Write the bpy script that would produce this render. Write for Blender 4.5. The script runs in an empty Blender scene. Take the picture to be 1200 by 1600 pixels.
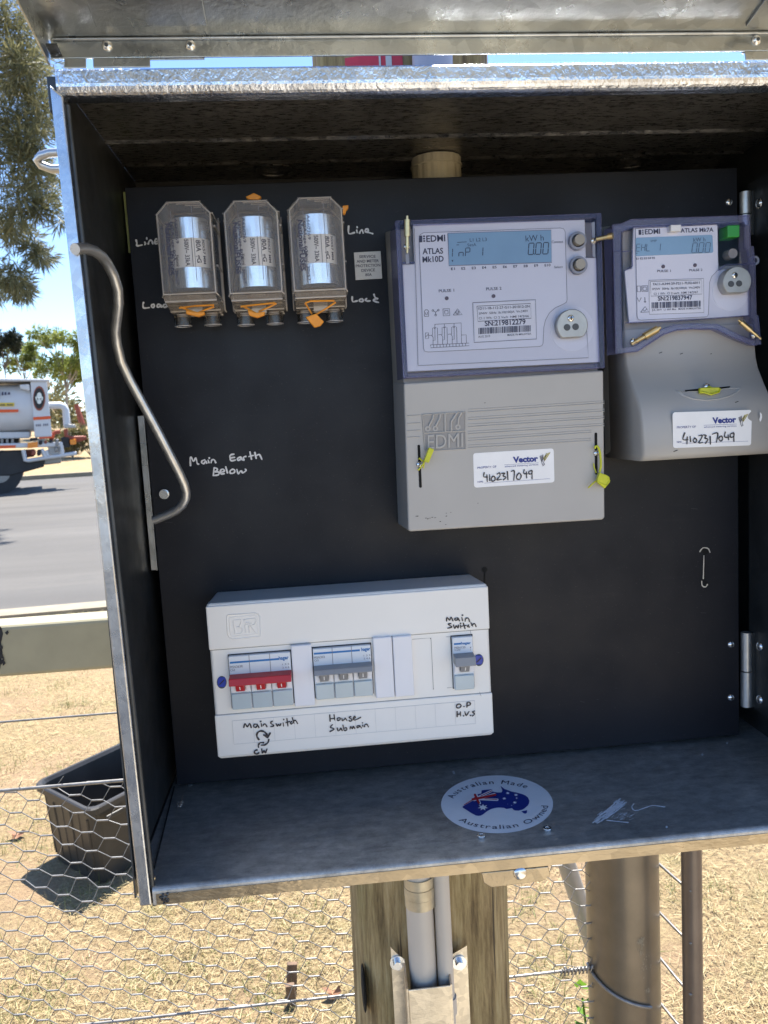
import bpy, bmesh, math, random
import numpy as np
from mathutils import Vector, Matrix
random.seed(7); RNG = np.random.default_rng(7)
S = bpy.context.scene
COL = S.collection
# ------------------------------------------------------------------ camera, sky, sun, exposure
F = 1300.0
CAM = Vector((-.1312, -.7753, .0678))
RT = Vector((.99462, -.08816, -.05440)); DN = Vector((-.06435, -.11427, -.99136)); FW = Vector((.08118, .98953, -.11933))
cd = bpy.data.cameras.new('camera'); cam = bpy.data.objects.new('camera', cd); COL.objects.link(cam)
m = Matrix.Identity(4)
for i, c in enumerate((RT, -DN, -FW)):
    for j in range(3): m[j][i] = c[j]
m.translation = CAM
cam.matrix_world = m
cd.sensor_fit = 'VERTICAL'; cd.sensor_height = 36; cd.sensor_width = 27
cd.lens = F / 1600 * 36
cd.clip_start = .02; cd.clip_end = 2000
cd.dof.use_dof = True; cd.dof.focus_distance = .74; cd.dof.aperture_fstop = 22
S.camera = cam
SUN_EL, SUN_AZ = math.radians(66), math.radians(20)
w = bpy.data.worlds.new('World'); S.world = w; w.use_nodes = True
nt = w.node_tree; bg = nt.nodes['Background']
sky = nt.nodes.new('ShaderNodeTexSky'); sky.sky_type = 'NISHITA'; sky.sun_disc = False
sky.sun_elevation = SUN_EL; sky.sun_rotation = SUN_AZ
sky.air_density = .75; sky.dust_density = 0; sky.ozone_density = 4
nt.links.new(sky.outputs[0], bg.inputs[0]); bg.inputs[1].default_value = .078
sl = bpy.data.lights.new('sun', 'SUN'); sl.energy = 3.2; sl.angle = math.radians(.53); sl.color = (1, .95, .87)
so = bpy.data.objects.new('sun', sl); COL.objects.link(so)
TS = Vector((math.sin(SUN_AZ)*math.cos(SUN_EL), math.cos(SUN_AZ)*math.cos(SUN_EL), math.sin(SUN_EL)))
so.rotation_euler = (-TS).to_track_quat('-Z', 'Y').to_euler(); so.location = (2, 5, 9)
S.view_settings.view_transform = 'Standard'; S.view_settings.look = 'None'; S.view_settings.gamma = 1
S.view_settings.exposure = 2.1
S.cycles.max_bounces = 10; S.cycles.transparent_max_bounces = 24; S.cycles.use_denoising = True
S.cycles.caustics_reflective = False; S.cycles.caustics_refractive = False

GZ = -1.38   # the ground; the origin is the middle of the black board
# ------------------------------------------------------------------ helpers
def P(x, y, X=None, Y=None, Z=None):
    d = RT*((x-600)/F) + DN*((y-800)/F) + FW
    i, v = (0, X) if X is not None else (1, Y) if Y is not None else (2, Z)
    return CAM + d*((v-CAM[i])/d[i])

class MB:
    def __init__(s): s.v = []; s.f = []; s.sm = []
    def add(s, v, f, smooth=False):
        o = len(s.v); s.v += [tuple(q) for q in v]
        for q in f: s.f.append([o+i for i in q]); s.sm.append(smooth)
        return s
    def box(s, x0, x1, y0, y1, z0, z1):
        v = [(x, y, z) for x in (x0, x1) for y in (y0, y1) for z in (z0, z1)]
        return s.add(v, [(0,1,3,2), (4,6,7,5), (0,4,5,1), (2,3,7,6), (0,2,6,4), (1,5,7,3)])
    def obox(s, c, U, V, W, a, b, h):
        c, U, V, W = Vector(c), Vector(U).normalized()*a/2, Vector(V).normalized()*b/2, Vector(W).normalized()*h/2
        v = [c+U*i+V*j+W*k for i in (-1, 1) for j in (-1, 1) for k in (-1, 1)]
        return s.add(v, [(0,1,3,2), (4,6,7,5), (0,4,5,1), (2,3,7,6), (0,2,6,4), (1,5,7,3)])
    def loft(s, rings, cap=True, smooth=False):
        n = len(rings[0]); v = [p for r in rings for p in r]; f = []
        for k in range(len(rings)-1):
            for i in range(n):
                j = (i+1) % n; f.append((k*n+i, k*n+j, (k+1)*n+j, (k+1)*n+i))
        s.add(v, f, smooth); o = len(s.v)-len(v)
        if cap:
            for r0 in (rings[0], rings[-1]):
                if smooth: s.add(r0, [list(range(n))])     # caps of rounded things keep a crisp edge
                else: k = 0 if r0 is rings[0] else len(rings)-1; s.f.append([o+k*n+i for i in range(n)]); s.sm.append(False)
        return s
    def prism(s, pts, y0, y1, inset=0, ch=0):
        """polygon in X,Z pushed from front y0 back to y1, optional chamfer of its front edge"""
        pts = [(p[0], p[-1]) for p in pts]
        if inset:
            cx = sum(p[0] for p in pts)/len(pts); cz = sum(p[1] for p in pts)/len(pts)
            w_ = max(p[0] for p in pts)-min(p[0] for p in pts); h_ = max(p[1] for p in pts)-min(p[1] for p in pts)
            sx, sz = 1-2*inset/w_, 1-2*inset/h_
            fr = [(cx+(p[0]-cx)*sx, y0, cz+(p[1]-cz)*sz) for p in pts]
            return s.loft([fr, [(p[0], y0+ch, p[1]) for p in pts], [(p[0], y1, p[1]) for p in pts]])
        return s.loft([[(p[0], y0, p[1]) for p in pts], [(p[0], y1, p[1]) for p in pts]])
    def ppx(s, px, y0, y1, **k): return s.prism([P(a, b, Y=y0) for a, b in px], y0, y1, **k)
    def tube(s, pts, r, n=10, cap=True, r1=None):
        pts = [Vector(p) for p in pts]; rings = []
        t0 = (pts[1]-pts[0]).normalized(); a = t0.orthogonal().normalized()
        for i, p in enumerate(pts):
            t = (pts[min(i+1, len(pts)-1)]-pts[max(i-1, 0)])
            if t.length < 1e-9: t = t0.copy()
            t.normalize(); a = (a-t*a.dot(t)).normalized(); b = t.cross(a)
            rr = r if r1 is None else r+(r1-r)*i/(len(pts)-1)
            rings.append([p+(a*math.cos(q)+b*math.sin(q))*rr for q in (2*math.pi*k/n for k in range(n))])
        return s.loft(rings, cap, True)
    def cyl(s, c0, c1, r, n=24, r1=None): return s.tube([c0, c1], r, n, True, r1)
    def ring(s, c, ax, r0, r1, h, n=28):
        c, ax = Vector(c), Vector(ax).normalized(); a = ax.orthogonal().normalized(); b = ax.cross(a)
        def R(r, z): return [c+ax*z+(a*math.cos(q)+b*math.sin(q))*r for q in (2*math.pi*k/n for k in range(n))]
        return s.loft([R(r0, 0), R(r0, h), R(r1, h), R(r1, 0), R(r0, 0)], False)
    def dome(s, c, ax, r, h, n=16, m_=4):
        c, ax = Vector(c), Vector(ax).normalized(); a = ax.orthogonal().normalized(); b = ax.cross(a); rings = []
        for k in range(m_+1):
            t = k/m_*math.pi/2*.97
            rings.append([c+ax*h*math.sin(t)+(a*math.cos(q)+b*math.sin(q))*r*math.cos(t) for q in (2*math.pi*i/n for i in range(n))])
        return s.loft(rings, True, True)
    def sheet(s, pts): return s.add(pts, [list(range(len(pts)))])
    def build(s, name, mat, parent=None, bevel=0, label=None, seg=2):
        me = bpy.data.meshes.new(name); bm = bmesh.new()
        off = Vector((0, 0, 0)); q = parent
        if q is not None:
            while q is not None: off = off+q.location; q = q.parent
        vs = [bm.verts.new(Vector(p)-off) for p in s.v]
        for f, sm in zip(s.f, s.sm):
            try: fa = bm.faces.new([vs[i] for i in f]); fa.smooth = sm
            except ValueError: pass
        bmesh.ops.recalc_face_normals(bm, faces=bm.faces); bm.to_mesh(me); bm.free()
        me.materials.append(mat)
        o = bpy.data.objects.new(name, me); COL.objects.link(o)
        if parent is not None: o.parent = parent
        if bevel:
            b = o.modifiers.new('bevel', 'BEVEL'); b.width = bevel; b.segments = seg; b.limit_method = 'ANGLE'; b.angle_limit = math.radians(40)
        if label: o['label'] = label
        return o

def thing(name, label, cat, loc, group=None):
    o = bpy.data.objects.new(name, None); COL.objects.link(o); o.location = loc; o.empty_display_size = .05
    o['label'] = label; o['category'] = cat
    if group: o['group'] = group
    return o
def tag(o, label=None, cat=None, group=None, kind=None):
    for k, v in (('label', label), ('category', cat), ('group', group), ('kind', kind)):
        if v: o[k] = v
    return o

# ---- writing: font text and pen strokes laid on a plane
_tc = {}
def glyphs(s, bold):
    if (s, bold) not in _tc:
        c = bpy.data.curves.new('t', 'FONT'); c.body = s; c.resolution_u = 3; c.offset = bold
        o = bpy.data.objects.new('t', c); COL.objects.link(o)
        me = o.to_mesh(); v = [(p.co.x, p.co.y) for p in me.vertices]; f = [tuple(q.vertices) for q in me.polygons]
        o.to_mesh_clear(); bpy.data.objects.remove(o); bpy.data.curves.remove(c)
        _tc[(s, bold)] = (v, f)
    return _tc[(s, bold)]
CAPH = max(p[1] for p in glyphs('H', 0)[0])
class Crop:
    """a close-up of the photograph: its corner, its enlargement and the plane its things lie on"""
    def __init__(s, x0, y0, k, **pl): s.x0, s.y0, s.k, s.pl = x0, y0, k, pl
    def px(s, a): return (s.x0+a[0]/s.k, s.y0+a[1]/s.k)
    def w(s, a, off=0):
        p = P(*s.px(a), **s.pl)
        if 'Y' in s.pl: p = p+Vector((0, -off, 0))
        else: p = p+Vector((0, 0, off))
        return p
    def text(s, mb, t, x0, y0, x1, y1, h, bold=0, off=.0003):
        v, f = glyphs(t, bold)
        if not v: return
        a = min(p[0] for p in v); b = max(p[0] for p in v)
        d = Vector((x1-x0, y1-y0)); L = d.length; d /= L; up = Vector((d.y, -d.x))
        o = [s.w((x0+d.x*(p[0]-a)/(b-a)*L+up.x*p[1]/CAPH*h, y0+d.y*(p[0]-a)/(b-a)*L+up.y*p[1]/CAPH*h), off) for p in v]
        mb.add(o, f)
    def strokes(s, mb, lines, wid, off=.0004, smooth=True):
        for n, l in enumerate(lines):
            pts = [Vector(p) for p in l]
            if smooth and len(pts) > 2:
                q = []
                for i in range(len(pts)-1):
                    p0, p1, p2, p3 = pts[max(i-1, 0)], pts[i], pts[i+1], pts[min(i+2, len(pts)-1)]
                    for k in range(4):
                        t = k/4; q.append(.5*((2*p1)+(p2-p0)*t+(2*p0-5*p1+4*p2-p3)*t*t+(3*p1-p0-3*p2+p3)*t**3))
                pts = q+[pts[-1]]
            closed = (pts[0]-pts[-1]).length < 1e-6
            hw = wid/2
            if not closed:
                d = (pts[1]-pts[0]).normalized(); e = (pts[-1]-pts[-2]).normalized()
                pts = [pts[0]-d*hw*.75]+pts+[pts[-1]+e*hw*.75]
            v = []; N = len(pts)
            for i, p in enumerate(pts):
                t = pts[min(i+1, N-1)]-pts[max(i-1, 0)]
                if t.length < 1e-9: t = Vector((1, 0))
                t.normalize(); nn = Vector((-t.y, t.x))
                h = hw*(.55 if (not closed and i in (0, N-1)) else 1)*(1+(.20*math.sin(i*.9+n*2.3)+.10*math.sin(i*2.7+n) if smooth else 0))
                o_ = off+2e-6*i+1.5e-5*(n % 7)
                v += [s.w(p+nn*h, o_), s.w(p-nn*h, o_)]
            mb.add(v, [(2*i, 2*i+1, 2*i+3, 2*i+2) for i in range(N-1)])
    def poly(s, mb, pts, off): mb.sheet([s.w(p, off) for p in pts])
    def disc(s, mb, c, r, off, n=20): s.poly(mb, [(c[0]+r*math.cos(2*math.pi*i/n), c[1]+r*math.sin(2*math.pi*i/n)) for i in range(n)], off)

# ------------------------------------------------------------------ materials
def newmat(n):
    m_ = bpy.data.materials.new(n); m_.use_nodes = True; t = m_.node_tree; return m_, t, t.nodes['Principled BSDF']
def nd(t, typ, **k):
    n = t.nodes.new(typ)
    for a, v in k.items(): setattr(n, a, v)
    return n
def coords(t, scale=(1, 1, 1)):
    tc = nd(t, 'ShaderNodeTexCoord'); mp = nd(t, 'ShaderNodeMapping'); mp.inputs['Scale'].default_value = scale
    t.links.new(tc.outputs['Object'], mp.inputs[0]); return mp.outputs[0]
def noise(t, co, scale, detail=4, rough=.55):
    n = nd(t, 'ShaderNodeTexNoise'); n.inputs['Scale'].default_value = scale; n.inputs['Detail'].default_value = detail; n.inputs['Roughness'].default_value = rough
    t.links.new(co, n.inputs['Vector']); return n.outputs[0]
def ramp(t, fac, stops):
    r = nd(t, 'ShaderNodeValToRGB'); e = r.color_ramp.elements
    while len(e) < len(stops): e.new(.5)
    for q, (p, c) in zip(e, stops): q.position = p; q.color = (*c, 1) if len(c) == 3 else c
    t.links.new(fac, r.inputs[0]); return r.outputs[0]
def bump(t, b, h, strength, dist=.001):
    n = nd(t, 'ShaderNodeBump'); n.inputs['Strength'].default_value = strength; n.inputs['Distance'].default_value = dist
    t.links.new(h, n.inputs['Height']); t.links.new(n.outputs[0], b.inputs['Normal'])
def mix(t, f, a, b, mode='MIX'):
    n = nd(t, 'ShaderNodeMixRGB', blend_type=mode)
    if isinstance(f, (int, float)): n.inputs[0].default_value = f
    else: t.links.new(f, n.inputs[0])
    for i, c in ((1, a), (2, b)):
        if isinstance(c, tuple): n.inputs[i].default_value = (*c[:3], 1)
        else: t.links.new(c, n.inputs[i])
    return n.outputs[0]
def sc(c, k): return tuple(min(1, x*k) for x in c)
def simple(name, base, rough=.5, metal=0, var=.08, vscale=30, bs=0, bscale=400, stretch=(1, 1, 1), spec=.5, sss=0):
    m_, t, b = newmat(name); co = coords(t, stretch)
    n = noise(t, co, vscale, 5)
    t.links.new(ramp(t, n, [(.3, sc(base, 1-var)), (.7, sc(base, 1+var))]), b.inputs['Base Color'])
    b.inputs['Roughness'].default_value = rough; b.inputs['Metallic'].default_value = metal
    b.inputs['Specular IOR Level'].default_value = spec
    if bs: bump(t, b, noise(t, co, bscale, 3), bs)
    return m_
def galv(name, base, r0, r1, bscale, bs, stretch=(1, 1, 1), vs=70, stain=0, metal=1):
    m_, t, b = newmat(name); co = coords(t, stretch)
    vo = nd(t, 'ShaderNodeTexVoronoi'); vo.inputs['Scale'].default_value = vs; t.links.new(coords(t), vo.inputs['Vector'])
    hsv = nd(t, 'ShaderNodeSeparateColor'); t.links.new(vo.outputs['Color'], hsv.inputs[0])
    c = ramp(t, hsv.outputs[0], [(0, sc(base, .86)), (1, sc(base, 1.1))])
    nz = noise(t, coords(t), 14, 6, .65)
    c = mix(t, .5, c, ramp(t, nz, [(.3, sc(base, .6)), (.65, sc(base, 1.05))]), 'MULTIPLY') if stain == 0 else mix(t, ramp(t, nz, [(.42, (0, 0, 0)), (.62, (1, 1, 1))]), sc(base, stain), c)
    t.links.new(c, b.inputs['Base Color']); b.inputs['Metallic'].default_value = metal
    t.links.new(ramp(t, noise(t, coords(t), 40, 5), [(.3, (r0,)*3), (.7, (r1,)*3)]), b.inputs['Roughness'])
    if bs: bump(t, b, noise(t, co, bscale, 3, .6), bs)
    return m_
def clear(name, tint, ior=1.3, rough=.04, haze=0, hcol=(.8, .75, .7)):
    m_ = bpy.data.materials.new(name); m_.use_nodes = True; t = m_.node_tree; t.nodes.clear()
    o = nd(t, 'ShaderNodeOutputMaterial'); mx = nd(t, 'ShaderNodeMixShader'); tr = nd(t, 'ShaderNodeBsdfTransparent'); g = nd(t, 'ShaderNodeBsdfGlossy'); fr = nd(t, 'ShaderNodeFresnel')
    tr.inputs[0].default_value = (*tint, 1); g.inputs['Roughness'].default_value = rough; fr.inputs[0].default_value = ior
    df = nd(t, 'ShaderNodeBsdfDiffuse'); df.inputs[0].default_value = (*hcol, 1); m2_ = nd(t, 'ShaderNodeMixShader'); m2_.inputs[0].default_value = haze
    t.links.new(tr.outputs[0], m2_.inputs[1]); t.links.new(df.outputs[0], m2_.inputs[2])
    t.links.new(fr.outputs[0], mx.inputs[0]); t.links.new(m2_.outputs[0], mx.inputs[1]); t.links.new(g.outputs[0], mx.inputs[2]); t.links.new(mx.outputs[0], o.inputs[0])
    return m_
def murky(name, col, keep, tint=(1, 1, 1)):
    """tinted plastic: part see-through, part its own colour"""
    m_ = bpy.data.materials.new(name); m_.use_nodes = True; t = m_.node_tree; b = t.nodes['Principled BSDF']; o = t.nodes['Material Output']
    b.inputs['Base Color'].default_value = (*col, 1); b.inputs['Roughness'].default_value = .15
    mx = nd(t, 'ShaderNodeMixShader'); tr = nd(t, 'ShaderNodeBsdfTransparent'); tr.inputs[0].default_value = (*tint, 1); mx.inputs[0].default_value = keep
    t.links.new(tr.outputs[0], mx.inputs[1]); t.links.new(b.outputs[0], mx.inputs[2]); t.links.new(mx.outputs[0], o.inputs[0])
    return m_
def foliage(name, cols, trans=.35, rough=.55):
    m_ = bpy.data.materials.new(name); m_.use_nodes = True; t = m_.node_tree; b = t.nodes['Principled BSDF']; o = t.nodes['Material Output']
    g = nd(t, 'ShaderNodeNewGeometry'); n = noise(t, coords(t), 1.3, 3)
    ad = nd(t, 'ShaderNodeMath', operation='MULTIPLY_ADD'); ad.inputs[1].default_value = .6; t.links.new(g.outputs['Random Per Island'], ad.inputs[0])
    s2 = nd(t, 'ShaderNodeMath', operation='MULTIPLY'); s2.inputs[1].default_value = .45; t.links.new(n, s2.inputs[0]); t.links.new(s2.outputs[0], ad.inputs[2])
    c = ramp(t, ad.outputs[0], [(i/(len(cols)-1)*.9+.05, q) for i, q in enumerate(cols)])
    t.links.new(c, b.inputs['Base Color']); b.inputs['Roughness'].default_value = rough
    tl = nd(t, 'ShaderNodeBsdfTranslucent'); t.links.new(c, tl.inputs[0]); mx = nd(t, 'ShaderNodeMixShader'); mx.inputs[0].default_value = trans
    t.links.new(b.outputs[0], mx.inputs[1]); t.links.new(tl.outputs[0], mx.inputs[2]); t.links.new(mx.outputs[0], o.inputs[0])
    return m_
def floor_mat():
    m_, t, b = newmat('handled galvanised floor'); co = coords(t)
    big = noise(t, co, 7, 7, .7); fine = noise(t, coords(t, (1, 1.5, 1)), 75, 7, .8); sm = noise(t, coords(t, (.7, 2.2, 1)), 16, 9, .78); sp = noise(t, co, 900, 1)
    c = ramp(t, big, [(.30, (.44, .43, .41)), (.5, (.60, .585, .555)), (.7, (.72, .70, .67))])
    c = mix(t, .85, c, ramp(t, fine, [(.36, (.50, .50, .50)), (.64, (1, 1, 1))]), 'MULTIPLY')
    c = mix(t, ramp(t, sm, [(.50, (0, 0, 0)), (.70, (.62,)*3)]), c, (.16, .16, .165))
    c = mix(t, ramp(t, sp, [(.70, (0, 0, 0)), (.74, (.5,)*3)]), c, (.62, .60, .56))
    t.links.new(c, b.inputs['Base Color']); b.inputs['Metallic'].default_value = .62
    t.links.new(ramp(t, sm, [(.35, (.30,)*3), (.62, (.55,)*3)]), b.inputs['Roughness']); bump(t, b, fine, .05); return m_
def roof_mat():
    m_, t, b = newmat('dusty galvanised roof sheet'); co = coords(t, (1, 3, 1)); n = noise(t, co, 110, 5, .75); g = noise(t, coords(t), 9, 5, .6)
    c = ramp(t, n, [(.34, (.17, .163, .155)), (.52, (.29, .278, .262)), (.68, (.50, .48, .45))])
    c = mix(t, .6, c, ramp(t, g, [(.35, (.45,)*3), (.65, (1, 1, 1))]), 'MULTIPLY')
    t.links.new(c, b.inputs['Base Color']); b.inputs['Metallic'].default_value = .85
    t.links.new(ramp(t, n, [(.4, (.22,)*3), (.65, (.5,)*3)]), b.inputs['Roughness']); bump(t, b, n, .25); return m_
def board_mat():
    m_, t, b = newmat('black board'); co = coords(t)
    a = noise(t, co, 9, 6, .62); f = noise(t, coords(t, (.25, 1, 2)), 60, 5, .7); d = noise(t, co, 700, 1)
    c = ramp(t, a, [(.36, (.0040, .0053, .0102)), (.50, (.0060, .0077, .0136)), (.66, (.0082, .0102, .0164))])
    c = mix(t, ramp(t, f, [(.60, (0, 0, 0)), (.80, (.12,)*3)]), c, (.05, .05, .055))
    c = mix(t, ramp(t, d, [(.72, (0, 0, 0)), (.76, (.25,)*3)]), c, (.12, .115, .11))
    t.links.new(c, b.inputs['Base Color']); b.inputs['Specular IOR Level'].default_value = .30
    t.links.new(ramp(t, a, [(.34, (.54,)*3), (.62, (.42,)*3)]), b.inputs['Roughness']); bump(t, b, noise(t, co, 900, 2), .04); return m_
M = {}
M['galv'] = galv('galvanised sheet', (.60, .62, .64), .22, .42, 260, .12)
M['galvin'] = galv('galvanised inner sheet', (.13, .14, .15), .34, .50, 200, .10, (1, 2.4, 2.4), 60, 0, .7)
M['backin'] = galv('shaded back sheet', (.10, .105, .11), .45, .6, 200, .10, (1, 1, 1), 60, 0, .3)  # dark base colour holds the shade at the back of the box
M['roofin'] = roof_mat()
M['floor'] = floor_mat()
M['lip'] = galv('rolled galvanised lip', (.74, .77, .83), .14, .26, 300, .9, (1, 1, .6), 90)
M['flange'] = galv('galvanised flange', (.66, .69, .74), .20, .34, 420, .16, (1, 1, .4), 110)
M['lid'] = galv('galvanised lid sheet', (.62, .635, .63), .24, .38, 260, .30, (1, 1, 1), 80)
M['steel'] = simple('bright steel', (.72, .73, .74), .25, 1, .06, 60, .05, 500)
M['rod'] = simple('zinc plated rod', (.58, .59, .60), .36, .85, .12, 90, .10, 700)
M['port'] = simple('dull port steel', (.40, .41, .41), .42, .6, .10, 90, .1, 900)
M['porthole'] = simple('port window', (.05, .05, .055), .3, 0, .1, 90)
M['darksteel'] = simple('dark weld', (.10, .10, .10), .4, 1, .5, 300, .8, 600)
M['board'] = board_mat()
M['hole'] = simple('dark hole', (.004, .004, .004), .9, 0, 0, 10)
M['white_ink'] = simple('white paint pen', (.72, .72, .74), .5, 0, .10, 500)
M['black_ink'] = simple('black marker ink', (.012, .010, .02), .4, 0, .3, 300)
M['print'] = simple('dark print', (.045, .045, .085), .5, 0, .1, 200)
M['greyprint'] = simple('grey print', (.16, .16, .20), .5, 0, .1, 200)
M['label'] = simple('engraved grey label', (.74, .74, .73), .45, 0, .05, 500)
M['paper'] = simple('white sticker', (.86, .86, .88), .35, 0, .03, 60)
M['beige'] = simple('meter base plastic', (.36, .34, .31), .42, 0, .05, 20, .06, 1500)
M['grey'] = simple('grey meter plastic', (.425, .41, .395), .36, 0, .04, 14, .08, 1800)
M['face'] = simple('meter faceplate', (.73, .74, .80), .40, 0, .03, 20)
M['sheetw'] = simple('meter label sheet', (.80, .81, .87), .35, 0, .02, 20)
M['lcd'] = simple('lcd glass', (.26, .43, .57), .12, 0, .10, 12)
M['lcdframe'] = simple('lcd recess', (.22, .24, .32), .4, 0, .03, 20)
M['violet'] = murky('violet tinted plastic edge', (.24, .25, .39), .28, (.72, .73, .89))
M['violetlight'] = murky('pale violet plastic', (.36, .37, .50), .34, (.72, .73, .89))
M['violetpane'] = clear('violet clear pane', (.93, .93, .99), 1.25, .05)
M['brass'] = simple('brass seal pin', (.62, .49, .27), .3, .9, .1, 200)
M['lime'] = simple('lime plastic seal', (.56, .58, .02), .35, 0, .12, 120)
M['orange'] = simple('orange plastic seal', (.80, .30, .015), .4, 0, .12, 120)
M['green'] = simple('green button', (.03, .32, .05), .35, 0, .06, 60)
M['button'] = simple('grey button', (.30, .28, .25), .4, 0, .06, 60)
M['led'] = simple('dark led', (.10, .06, .07), .3, 0, .06, 60)
M['white'] = simple('white enclosure plastic', (.84, .815, .775), .34, 0, .025, 10, .05, 1500)
M['blank'] = simple('bright blank plastic', (.78, .78, .82), .3, 0, .02, 20)
M['breaker'] = simple('breaker housing', (.70, .74, .79), .38, 0, .03, 30)
M['brkgap'] = simple('dark gap', (.03, .03, .035), .6, 0, .05, 30)
M['terminal'] = simple('terminal shield', (.46, .54, .58), .14, 0, .05, 40)
M['red'] = simple('red switch plastic', (.48, .020, .025), .38, 0, .06, 60)
M['tgrey'] = simple('grey switch plastic', (.27, .27, .28), .38, 0, .06, 60)
M['blue'] = simple('blue stripe', (.01, .16, .45), .4, 0, .03, 60)
M['screwblue'] = simple('blue screw', (.01, .045, .42), .3, 0, .1, 100)
M['flagblue'] = simple('flag blue', (.012, .03, .24), .4, 0, .05, 60)
M['flagred'] = simple('flag red', (.55, .02, .03), .4, 0, .05, 60)
M['clear'] = clear('clear fuse plastic', (.98, .97, .96), 1.25, .06, .105, (.90, .84, .80))
M['clearsleeve'] = clear('clear sleeve plastic', (.97, .96, .95), 1.3, .05, .03)
M['clearbase'] = clear('hazy fuse base plastic', (.95, .93, .91), 1.3, .12, .22, (.90, .83, .78))
M['clearedge'] = murky('clear plastic rim', (.90, .84, .80), .42, (.97, .96, .95))
M['fusecap'] = simple('tinned fuse cap', (.92, .94, .97), .22, .9, .05, 120, .25, 260, (3.2, 3.2, .03))
M['pvc'] = simple('grey pvc conduit', (.52, .475, .42), .42, 0, .06, 12, .03, 400)
M['gland'] = simple('pale conduit fitting', (.52, .48, .36), .45, 0, .1, 60)
M['guard'] = galv('galvanised cable guard', (.80, .75, .66), .32, .48, 200, .25, (1, 1, 3), 150)
M['pole'] = simple('brown painted steel', (.20, .165, .12), .32, .3, .16, 18, .12, 500)
M['slim'] = simple('dark brown painted steel', (.17, .135, .11), .36, .3, .16, 18, .10, 500)
M['cream'] = simple('cream painted rail', (.37, .335, .22), .5, 0, .08, 20, .06, 300)
M['patchblack'] = simple('black patch colour', (.012, .012, .014), .6, 0, .1, 60)
M['wire'] = simple('galvanised wire', (.27, .26, .25), .45, .6, .25, 80)
M['pipe'] = simple('galvanised pipe', (.42, .41, .39), .5, .5, .1, 30)
M['tub'] = simple('black tub plastic', (.040, .036, .032), .40, 0, .25, 8, .1, 200)
M['kerb'] = simple('concrete kerb', (.27, .235, .17), .85, 0, .15, 6, .3, 120)
M['peg'] = simple('weathered peg', (.16, .10, .06), .8, 0, .3, 60, .3, 300)
M['leafbrown'] = simple('dry leaf', (.25, .125, .07), .7, 0, .2, 60)
M['redcloth'] = simple('red plastic tape', (.62, .03, .06), .4, 0, .15, 40)
M['twhite'] = simple('white truck paint', (.62, .62, .63), .3, 0, .05, 2)
M['tdark'] = simple('dark chassis', (.02, .02, .022), .6, 0, .2, 5)
M['torange'] = simple('orange reflective stripe', (.75, .09, .012), .4, 0, .05, 10)
M['tyellow'] = simple('yellow sign', (.70, .50, .03), .4, 0, .05, 10)
M['trusty'] = simple('rusty oxide red', (.28, .07, .04), .6, 0, .2, 10)
M['amber'] = simple('amber lamp', (.85, .25, .02), .2, 0, .05, 10)
M['cable'] = simple('overhead cable', (.25, .25, .26), .6, 0, .1, 3)
M['bark'] = simple('grey bark', (.14, .115, .09), .9, 0, .3, 3, .5, 12)
M['gum'] = simple('pale gum bark', (.30, .27, .23), .85, 0, .25, 2, .3, 10)
M['needle'] = foliage('sheoak foliage', [(.05, .055, .03), (.12, .125, .06), (.22, .21, .10), (.37, .33, .16)], .4)
M['gumleaf'] = foliage('gum leaves', [(.07, .10, .025), (.16, .20, .045), (.27, .31, .07), (.38, .40, .12)], .5)
M['darkleaf'] = foliage('dark leaves', [(.012, .018, .012), (.025, .035, .022), (.05, .06, .035)], .2)
M['scrub'] = foliage('scrub leaves', [(.06, .07, .03), (.12, .12, .05), (.20, .18, .08), (.28, .20, .10)], .3)
M['weed'] = foliage('weed leaves', [(.10, .22, .02), (.20, .36, .04)], .4)
M['straw'] = foliage('dry grass', [(.13, .09, .042), (.28, .205, .095), (.41, .315, .148), (.54, .44, .235), (.19, .20, .07)], .15, .6)

# wood of the post
def wood():
    m_, t, b = newmat('weathered treated pine'); co = coords(t, (1, 1, .10)); n = noise(t, co, 75, 9, .74)
    c = ramp(t, n, [(.30, (.07, .046, .02)), (.42, (.21, .15, .068)), (.54, (.37, .285, .14)), (.68, (.52, .43, .25))])
    g = ramp(t, noise(t, coords(t, (1, 1, .25)), 13, 3), [(.46, (1, .97, .95)), (.70, (.78, .80, .66))])
    c = mix(t, 1, c, g, 'MULTIPLY')
    wv = noise(t, coords(t, (1, 1, .035)), 40, 3); c = mix(t, ramp(t, wv, [(.285, (1, 1, 1)), (.305, (0, 0, 0))]), c, (.06, .042, .024))
    c = mix(t, .35, c, ramp(t, noise(t, coords(t, (1, 1, .3)), 9, 5), [(.35, (.45, .42, .38)), (.65, (1, 1, 1))]), 'MULTIPLY')
    t.links.new(c, b.inputs['Base Color']); b.inputs['Roughness'].default_value = .8; bump(t, b, n, .6, .004); return m_
M['wood'] = wood()
def ground_mat():
    m_, t, b = newmat('dry lawn'); co = coords(t)
    f = noise(t, co, 70, 8, .7); p = noise(t, co, 2.3, 6, .6); q = noise(t, co, 5.1, 4)
    c = ramp(t, f, [(.28, (.12, .080, .040)), (.45, (.29, .205, .105)), (.6, (.43, .32, .165)), (.78, (.55, .43, .24))])
    c = mix(t, ramp(t, p, [(.47, (0, 0, 0)), (.62, (.75,)*3)]), c, (.36, .24, .14))
    c = mix(t, ramp(t, q, [(.56, (0, 0, 0)), (.74, (.55,)*3)]), c, (.15, .16, .05))
    t.links.new(c, b.inputs['Base Color']); b.inputs['Roughness'].default_value = .95; bump(t, b, f, 1, .02); return m_
M['ground'] = ground_mat()
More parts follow.
